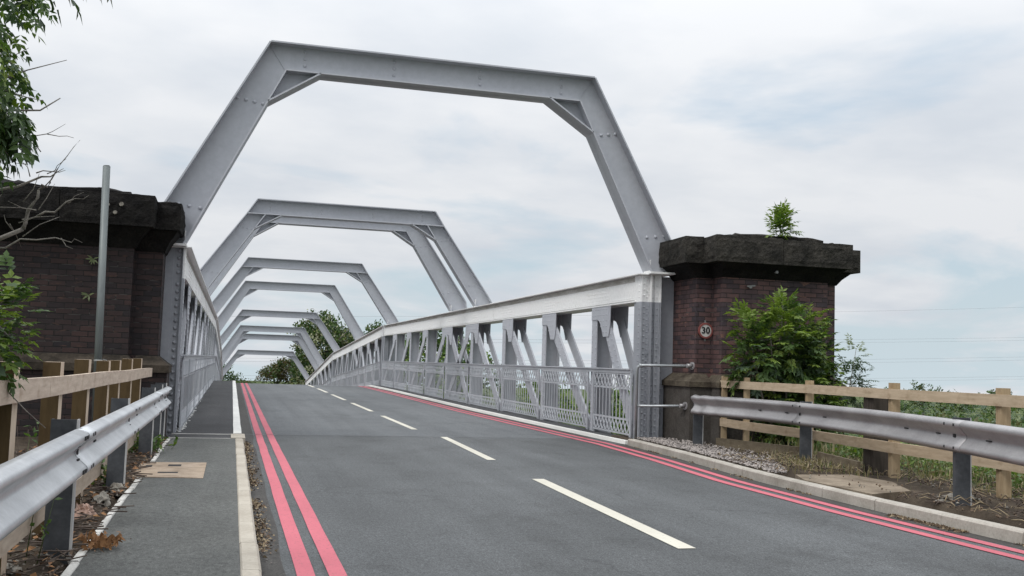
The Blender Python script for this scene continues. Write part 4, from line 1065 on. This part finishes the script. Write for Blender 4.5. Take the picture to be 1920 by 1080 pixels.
def dead_branch():
    t=thing('bare_branch','dead leafless branches with pale bark in front of the stone cap','branch')
    mb=MB(); Y=6.5
    def br(p,q,r0,r1,n=5,w=.03):
        p=V(*p); q=V(*q); pts=[]; rs=[]
        r0*=.72; r1*=.62; w*=.8
        for i in range(n+1):
            f=i/n; pts.append(p.lerp(q,f)+rdir()*w*math.sin(math.pi*f)); rs.append(r0*(1-f)+r1*f)
        mb.tube(pts,rs,6); return pts
    br((-1.9,6.5,1.85),(-1.23,6.5,2.16),.026,.020); a=br((-1.23,6.5,2.16),(-1.16,6.5,2.40),.019,.012)
    br((-1.16,6.5,2.40),(-1.10,6.5,2.46),.011,.006); c=br((-1.16,6.5,2.24),(-.96,6.5,2.36),.010,.006); br((-.96,6.5,2.36),(-.88,6.5,2.39),.005,.002,3); br((-1.0,6.5,2.33),(-.91,6.5,2.405),.005,.002,3)
    br((-1.5,6.5,2.02),(-1.05,6.5,2.12),.010,.006); br((-1.05,6.5,2.12),(-.90,6.5,2.10),.005,.002,4); br((-1.02,6.5,2.12),(-.95,6.5,2.06),.004,.002,3)
    br((-1.75,6.5,2.2),(-1.15,6.5,2.48),.018,.010); br((-1.15,6.5,2.48),(-1.03,6.5,2.54),.008,.002,3); br((-1.18,6.5,2.5),(-1.02,6.5,2.53),.006,.002,3)
    br((-1.13,6.5,2.42),(-.95,6.5,2.72),.007,.002,6,.015); br((-1.12,6.5,2.5),(-1.02,6.5,2.6),.005,.002,3)
    br((-1.5,6.4,2.62),(-1.12,6.4,2.72),.006,.004,4,.01); br((-1.12,6.4,2.72),(-.97,6.4,2.71),.004,.002,4,.01); br((-1.12,6.4,2.72),(-1.02,6.4,2.79),.003,.0015,3,.01)
    for k in range(34):
        x=rnd.uniform(-1.7,-1.15); z=2.1+.55*rnd.random(); p=V(x,6.5+rnd.uniform(-.15,.15),z); d=V(rnd.uniform(-.6,1),rnd.uniform(-.4,.4),rnd.uniform(-.2,.9)).normalized(); L=rnd.uniform(.08,.28)
        mb.tube([p,p+d*L*.5+rdir()*.015,p+d*L],[.0038,.0026,.0012],4)
    mb.build('limb',M['bark'],t)
dead_branch()
# weeds by the left fence
def weed(name,label,c,r,n,ll,group,dry=False):
    t=thing(name,label,'weed',group); mb=MB(); sb=MB()
    for i in range(max(4,n//8)):
        a=V(c[0]+rnd.gauss(0,r*.5),c[1]+rnd.gauss(0,r*.6),.05); b=a+V(rnd.gauss(0,r*.4),rnd.gauss(0,r*.4),c[2]*rnd.uniform(.6,1.1)); sb.tube([a,a.lerp(b,.5)+rdir()*.02,b],[.004,.003,.0015],4)
        if not dry:
            for k in range(8):
                q=a.lerp(b,rnd.uniform(.3,1)); leaf6(mb,q,rdir(.2),V(0,0,1)+rdir()*.5,ll*rnd.uniform(.6,1.1),ll*.5,rnd.choice([0,0,1]))
        else:
            for k in range(4):
                q=a.lerp(b,rnd.uniform(.5,1)); sb.tube([q,q+rdir(.5)*.1],[.0025,.001],3)
    sb.build('stem',M['twig' if dry else 'grass'],t)
    if mb.v: mb.build('leaves',[M['leafmid'],M['leaflime']],t)
weed('dry_weed','dry brown stalks between the fence posts by the pole',(-1.6,9.6,.85),.3,130,.05,None,True)
weed('bramble','straggling green bramble below the fence board',(-1.38,7.3,.75),.22,60,.07,None)
weed('leafy_weed','low bright weed beside the barrier posts at the footway bend',(-1.15,14.9,.30),.28,260,.10,None)
weed('leafy_weed','small weed in the litter behind the middle barrier post',(-1.2,10.9,.30),.22,70,.09,None)
weed('leafy_weed','tall weed growing in the shade behind the fence by the plinth',(-1.7,12.6,.6),.3,90,.09,None)
def wallweed(c,label):
    t=thing('wall_fern',label,'fern','tiny plants rooted in the pier brickwork'); mb=MB()
    for i in range(9): leaf6(mb,V(*c),V(rnd.uniform(-1,1),-.6,rnd.uniform(-.9,.4)),V(0,-1,.3),.13,.03,0)
    mb.build('frond',[M['leafpale']],t)
wallweed((-2.28,17.53,2.36),'tiny pale fern rooted in the brickwork left of the pole, lower of two'); wallweed((-2.25,17.53,2.95),'withered tuft in the brick joint just under the stone cap')
# grass stuff on the right bank
def blade(mb,x,y,z,h,mat,w=.012):
    a=rnd.uniform(0,6.28); lean=V(math.cos(a),math.sin(a),0)*h*rnd.uniform(.15,.6); s=V(-math.sin(a),math.cos(a),0)*w/2; p=V(x,y,z)
    m=p+lean*.35+V(0,0,h*.6); tip=p+lean+V(0,0,h*rnd.uniform(.75,1))
    mb.face([p-s,p+s,m+s*.8,m-s*.8],mat); mb.face([m-s*.8,m+s*.8,tip],mat)
def gr1(mb,i):
    y=rnd.uniform(6,17.5); x=9.25+abs(rnd.gauss(0,1.6)); 
    if y<12: x-=.15
    blade(mb,x,y,base_h(x,y)+.02,rnd.uniform(.07,.30),0 if rnd.random()<.55 else 1,rnd.uniform(.008,.02))
scatter('grass',4300,gr1,[M['grass'],M['straw']],'rough green and straw coloured grass behind the timber fence')
def wd(mb,i):
    k=rnd.randrange(60); r2_=random.Random(k); cx=9.4+2.2*r2_.random()**1.5; cy=r2_.uniform(6.5,17.2); x=cx+rnd.gauss(0,.22); y=cy+rnd.gauss(0,.22); h=rnd.uniform(.02,.42)*r2_.uniform(.5,1.2)
    if x<9.1: return
    leaf6(mb,V(x,y,base_h(x,y)+h),rdir(.25),V(0,0,1)+rdir()*.6,rnd.uniform(.05,.12),rnd.uniform(.03,.06),rnd.choice([0,0,1,2]))
scatter('weeds',4200,wd,[M['leafmid'],M['leaflime'],M['leafpale']],'clumps of leafy green weeds among the grass behind the timber fence')
def gr2(mb,i):
    cx,cy,r=rnd.choice([(8.55,13.6,.3),(8.7,14.6,.35),(9.0,11.6,.35),(8.9,12.7,.3),(9.1,10.2,.4),(9.0,13.4,.3),(8.0,12.95,.22),(7.85,12.5,.2),(8.2,13.6,.25),(8.3,12.3,.25)])
    blade(mb,cx+rnd.gauss(0,r),cy+rnd.gauss(0,r),.1,rnd.uniform(.06,.2),1 if rnd.random()<.85 else 0,.01)
scatter('dry_grass',1500,gr2,[M['grass'],M['straw']],'tufts of dead straw grass along the verge posts')
# bramble bank behind the right fence
def bank(mb,i):
    y=rnd.uniform(6,30); x=rnd.uniform(10.3,15.5); top=.35+.75*min(1,(x-10.0)/2.2)+.18*noise.noise((x*.8,y*.6,2))
    if y>19: top-=.9
    z=top-abs(rnd.gauss(0,.30)); o=V(x,y,z)
    pinnate(mb,o,rdir(.4),rnd.uniform(.12,.22),3,.062,.028,rnd.choice([0,1,1,1,2]),.4,None)
scatter('brambles',4600,bank,[M['leafmid'],M['leafblue'],M['leafpale']],'thick bank of brambles and nettles beyond the timber fence')

def tree(name,label,cat,blobs,n,size,mats,wts,trunk=None,group=None,clump=14):
    t=thing(name,label,cat,group); mb=MB()
    tot=sum(r[0]*r[1]*r[2] for c,r in blobs)
    idx=[i for i,w in enumerate(wts) for _ in range(w)]
    for (c,r) in blobs:
        k=max(1,int(n*r[0]*r[1]*r[2]/tot/clump))
        for i in range(k):
            d=rdir(.12); rr=rnd.uniform(.2,1)**.4
            p=V(c[0]+d.x*r[0]*rr,c[1]+d.y*r[1]*rr,c[2]+d.z*r[2]*rr); mi=rnd.choice(idx)
            cs=size*rnd.uniform(1.0,2.4)
            for j in range(clump):
                q=p+rdir()*cs*rnd.random()**.5; leaf6(mb,q,(d*.6+rdir()),d+rdir()*.9,size*rnd.uniform(.6,1.2),size*.62,mi if rnd.random()<.7 else rnd.choice(idx))
    mb.build('crown',mats,t)
    if trunk:
        tb=MB(); x,y,z0,z1,r=trunk
        tb.tube([(x,y,z0),(x+.1,y,(z0+z1)/2),(x,y,z1)],[r,r*.8,r*.5],7)
        for k in range(5):
            a=k*1.3; h=z0+(z1-z0)*(.5+.1*k); L=(z1-z0)*.45; tb.tube([(x,y,h),(x+math.cos(a)*L*.5,y+math.sin(a)*L*.5,h+L*.4),(x+math.cos(a)*L,y+math.sin(a)*L,h+L*.7)],[r*.5,r*.3,r*.1],5)
        tb.build('trunk',M['bark'],t)
    return t
LD,LM,LO,LB,BL,LP=M['leafdark'],M['leafmid'],M['leafolive'],M['leafbrown'],M['blossom'],M['leafpale']
tree('blossoming_tree','large dark tree with pale blossom clusters beyond the far end of the bridge','tree',[((12.6,142,2.6),(4.4,4.5,4.2)),((11.0,142,5.6),(2.6,3,2.4)),((15.2,142,2.2),(3.0,3.5,3.4)),((9.4,141,4.6),(1.8,2,1.1)),((11.5,141,-1.2),(3.6,3.5,3.2)),((16.6,143,-.6),(3,3,3)),((13.2,142,6.4),(1.5,2,1.3))],16000,.42,[LD,LM,LO,BL],[5,4,2,2],(12.5,142,-9,3,.35))
tree('olive_bush','brownish olive bush at the road crest left of the blossoming tree','bush',[((6.1,150,-.9),(1.9,2,1.4)),((8.0,150,-.6),(2.0,2,1.7)),((4.6,150,-1.3),(1.0,1.5,1.0)),((7.2,150,.2),(1.3,1.5,1.0))],4200,.32,[LB,LO,LD,LM],[3,3,2,1],(6.5,150,-8,-1,.12))
tree('low_bush','thin low scrub at the road crest beside the pale kerb','bush',[((2.4,149,-3.0),(1.3,1.5,.8)),((3.6,150,-3.2),(1.2,1.5,.7)),((1.3,148,-2.7),(.8,1,.8))],1300,.28,[LD,LM,LO],[3,2,2],(2.6,149,-8,-2.6,.06))
tree('green_bush','dark green bush with loose sprays between the olive bush and big tree','bush',[((9.3,147,.4),(1.3,1.5,1.7)),((10.4,147,-.6),(1.6,2,2.0)),((9.0,147,1.3),(.8,1,1.0))],2600,.32,[LD,LM,LO],[4,3,1],(9.8,147,-8,0,.12))
tree('hedge_bush','dark bush low at the far end of the left girder','bush',[((-.6,131,-1.3),(1.3,1.6,1.5)),((.6,131,-2.0),(1.0,1.6,1.0)),((1.6,132,-2.4),(.8,1.5,.7)),((-2.2,131,-.6),(1.6,2,2.4)),((-3.2,131,1.2),(1.8,2,2.6))],3400,.30,[LD,LM],[3,2],(-1.2,131,-8,-1,.14))
tree('far_tree','green treetop just above the white chord behind the third portal','tree',[((19.2,141,4.8),(1.5,2,1.9)),((17.4,141,3.4),(1.4,2,1.6)),((21.5,141,3.5),(2,2,2))],3200,.40,[LD,LM,LO],[3,3,1],(19.4,141,-9,4,.25))
tree('screen_tree','green tree showing in the gaps of the right hand truss','tree',[((17.0,90,2.2),(2.6,2.5,2.9)),((14.5,88,1.0),(2.0,2.5,2.2)),((19.5,92,1.6),(2.4,2.5,2.6))],5200,.34,[LD,LM,M['leaflime']],[3,3,1],(17,90,-9,1.5,.25),None)
tree('screen_tree','lower tree seen through the middle of the lattice railing','tree',[((13.4,62,.9),(1.6,2,1.9)),((12.2,60,-.6),(1.8,2,1.6)),((15,63,.2),(2,2,2))],3600,.28,[LM,M['leaflime'],LD],[3,2,2],(13.4,62,-8,0,.18))
tree('river_bush','bright leafy bush behind the near lattice panels','bush',[((11.6,29.5,-.6),(1.3,1.6,1.5)),((12.6,31,-.2),(1.2,1.5,1.3)),((10.9,27.5,-1.0),(1.1,1.5,1.5))],3600,.17,[LM,M['leaflime'],LP,LD],[3,3,1,2],(11.6,29.5,-7.5,-1,.1))
tree('river_bush','leafy bush behind the third and fourth lattice panels','bush',[((12.2,40,-.9),(1.6,1.8,1.5)),((11.3,37.5,-1.4),(1.2,1.6,1.3)),((13.5,43,-.8),(1.5,1.8,1.4))],3200,.22,[LM,M['leaflime'],LP,LD],[3,3,1,2],(12.2,40,-7.5,-1.2,.1))
tree('river_bush','tall leafy sprays by the corner of the near end post','bush',[((10.1,23.6,-.1),(.8,1.1,1.3)),((10.6,24.5,.6),(.6,.8,1.0)),((10.0,23.0,-1.4),(1.0,1.2,1.2))],2600,.14,[LM,M['leaflime'],LP,LD],[3,3,1,2],(10.2,23.8,-7.2,-.5,.08))
for i,(x,z,w,h,lab) in enumerate(((192,-3.6,9,3.4,'rounded far field tree above the fence rail'),(203,-5.2,6,2.4,'smaller far field tree beside the rounded one'),(217,-4.6,6,3.2,'far field tree hidden partly by the fence post'),(181,-5.6,6,1.8,'low far field tree at the foot of the rounded tree'),(237,-5.3,9,2.4,'far field tree at the edge of the view'))):
    tree('field_tree',lab,'tree',[((x,250,z),(w*.6,4,h)),((x-w*.4,250,z-1.2),(w*.5,4,h*.7)),((x+w*.45,250,z-1.5),(w*.5,4,h*.6))],1500,.75,[LM,LD,LO],[3,2,2],(x,250,-12,z,.4),'far field trees')
# long far hedge masses
def hedge(mb,i):
    y=rnd.uniform(180,330); x=rnd.uniform(-120,330); z=-.021*y-6.2+abs(rnd.gauss(0,1.1))*1.2
    leaf6(mb,V(x,y,z),rdir(),rdir(),rnd.uniform(1.0,2.4),rnd.uniform(.8,1.6),rnd.choice([0,1,2]))
scatter('distant_hedges',5000,hedge,[LD,LM,LO],'distant hedges and scrub on the low fields')

# ------------------------------------------------------------------ power lines
def cable(label,a,b,sag=.6):
    A=V(*a); B=V(*b); mb=MB(); pts=[]
    for i in range(25):
        f=i/24; p=A.lerp(B,f); p.z-=sag*4*f*(1-f); pts.append(p)
    mb.tube(pts,.024,4); o=mb.build('power_line',M['cable']); tag(o,label,'power line','overhead power lines crossing behind the bridge')
for z0,z1,l in ((9.6,39.6,'topmost thin overhead power line'),(5.0,26.0,'upper wire of the second pair of overhead power lines'),(4.1,24.9,'lower wire of the second pair of overhead power lines'),(-1.0,18.6,'upper wire of the third pair of overhead power lines'),(-1.9,17.4,'lower wire of the third pair of overhead power lines'),(-5.5,10.6,'upper wire of the lowest pair of overhead power lines'),(-6.3,9.6,'lower wire of the lowest pair of overhead power lines')):
    cable(l+' crossing behind the bridge',(-60,300,z0+1.0),(420,300,z1),3.2)

# ------------------------------------------------------------------ camera
f=1894.371; yaw=rad(15.323); pit=rad(4.359); roll=rad(-1.834)
cy,sy=math.cos(yaw),math.sin(yaw)
fw=V(sy*math.cos(pit),cy*math.cos(pit),math.sin(pit)); r0=V(cy,-sy,0); u0=r0.cross(fw)
r2=r0*math.cos(roll)-u0*math.sin(roll); u2=r0*math.sin(roll)+u0*math.cos(roll)
cam=bpy.data.cameras.new('camera'); co=bpy.data.objects.new('camera',cam); COL.objects.link(co)
mw=Matrix((( r2.x,u2.x,-fw.x,0),(r2.y,u2.y,-fw.y,0),(r2.z,u2.z,-fw.z,1.45),(0,0,0,1))); co.matrix_world=mw
cam.sensor_width=36; cam.lens=f/1920*36; cam.clip_start=.05; cam.clip_end=12000
S.camera=co

# ------------------------------------------------------------------ light and sky
EL,AZ=rad(52),rad(238)      # azimuth clockwise from +Y
sd=V(math.sin(AZ)*math.cos(EL),math.cos(AZ)*math.cos(EL),math.sin(EL))
sun=bpy.data.lights.new('sun','SUN'); so=bpy.data.objects.new('sun',sun); COL.objects.link(so)
sun.energy=1.5; sun.angle=rad(22); sun.color=(1,.97,.92); so.rotation_euler=(-sd).to_track_quat('-Z','Y').to_euler()
w=bpy.data.worlds.new('World'); S.world=w; w.use_nodes=True; nt=w.node_tree; nt.nodes.clear()
out=N(nt,'ShaderNodeOutputWorld'); bg=N(nt,'ShaderNodeBackground'); nt.links.new(bg.outputs[0],out.inputs[0]); bg.inputs[1].default_value=.1
sky=N(nt,'ShaderNodeTexSky',sky_type='NISHITA'); sky.sun_disc=False; sky.sun_elevation=EL; sky.sun_rotation=AZ; sky.air_density=1.0; sky.dust_density=1.5
tc=N(nt,'ShaderNodeTexCoord'); sx=N(nt,'ShaderNodeSeparateXYZ'); nt.links.new(tc.outputs['Generated'],sx.inputs[0])
def math_(op,a,b=None,c=None):
    m=N(nt,'ShaderNodeMath',operation=op)
    for i,v in enumerate((a,b,c)):
        if v is None: continue
        if hasattr(v,'node'): nt.links.new(v,m.inputs[i])
        else: m.inputs[i].default_value=v
    return m.outputs[0]
el=math_('MULTIPLY_ADD',sx.outputs[1],.021,sx.outputs[2])
elc=math_('MAXIMUM',el,0.0)
den=math_('ADD',elc,.16)
cx=math_('DIVIDE',sx.outputs[0],den); cyy=math_('DIVIDE',sx.outputs[1],den)
cb=N(nt,'ShaderNodeCombineXYZ'); nt.links.new(cx,cb.inputs[0]); nt.links.new(cyy,cb.inputs[1])
n1=noise_node(nt,mapped(nt,cb.outputs[0],(.9,.85,1)),1.0,6,.54); n1.inputs['Distortion'].default_value=.35
n2=noise_node(nt,mapped(nt,cb.outputs[0],(1.1,1.3,1)),1.5,5,.52)
cov=math_('MULTIPLY_ADD',elc,.75,n1.outputs[0])           # more closed overhead
mk=ramp(nt,cov,[(.47,(0,0,0)),(.60,(1,1,1))])
cl=ramp(nt,n2.outputs[0],[(.3,(6.4,6.85,7.45)),(.60,(8.0,8.2,8.5))])
hz=N(nt,'ShaderNodeMapRange'); hz.inputs[1].default_value=0; hz.inputs[2].default_value=.22; hz.inputs[3].default_value=1; hz.inputs[4].default_value=0; nt.links.new(elc,hz.inputs[0])
bluec=mixc(nt,.30,(5.6,6.9,8.0),sky.outputs[0])
bluec=mixc(nt,hz.outputs[0],bluec,(6.3,7.35,7.9))
skyc=mixc(nt,mk.outputs[0],bluec,cl.outputs[0])
gain=math_('MULTIPLY_ADD',math_('POWER',elc,2.3),2.6,.95)
vm=N(nt,'ShaderNodeVectorMath',operation='SCALE'); nt.links.new(skyc,vm.inputs[0]); nt.links.new(gain,vm.inputs[3])
nt.links.new(vm.outputs[0],bg.inputs[0])
vs=S.view_settings; vs.view_transform='Standard'; vs.look='None'; vs.exposure=0; vs.gamma=1; vs.use_curve_mapping=False
S.cycles.max_bounces=6; S.cycles.diffuse_bounces=3; S.cycles.use_denoising=True
try:
    S.cycles.denoiser='OPENIMAGEDENOISE'; S.cycles.denoising_input_passes='RGB_ALBEDO_NORMAL'; S.cycles.denoising_prefilter='ACCURATE'
except Exception: pass
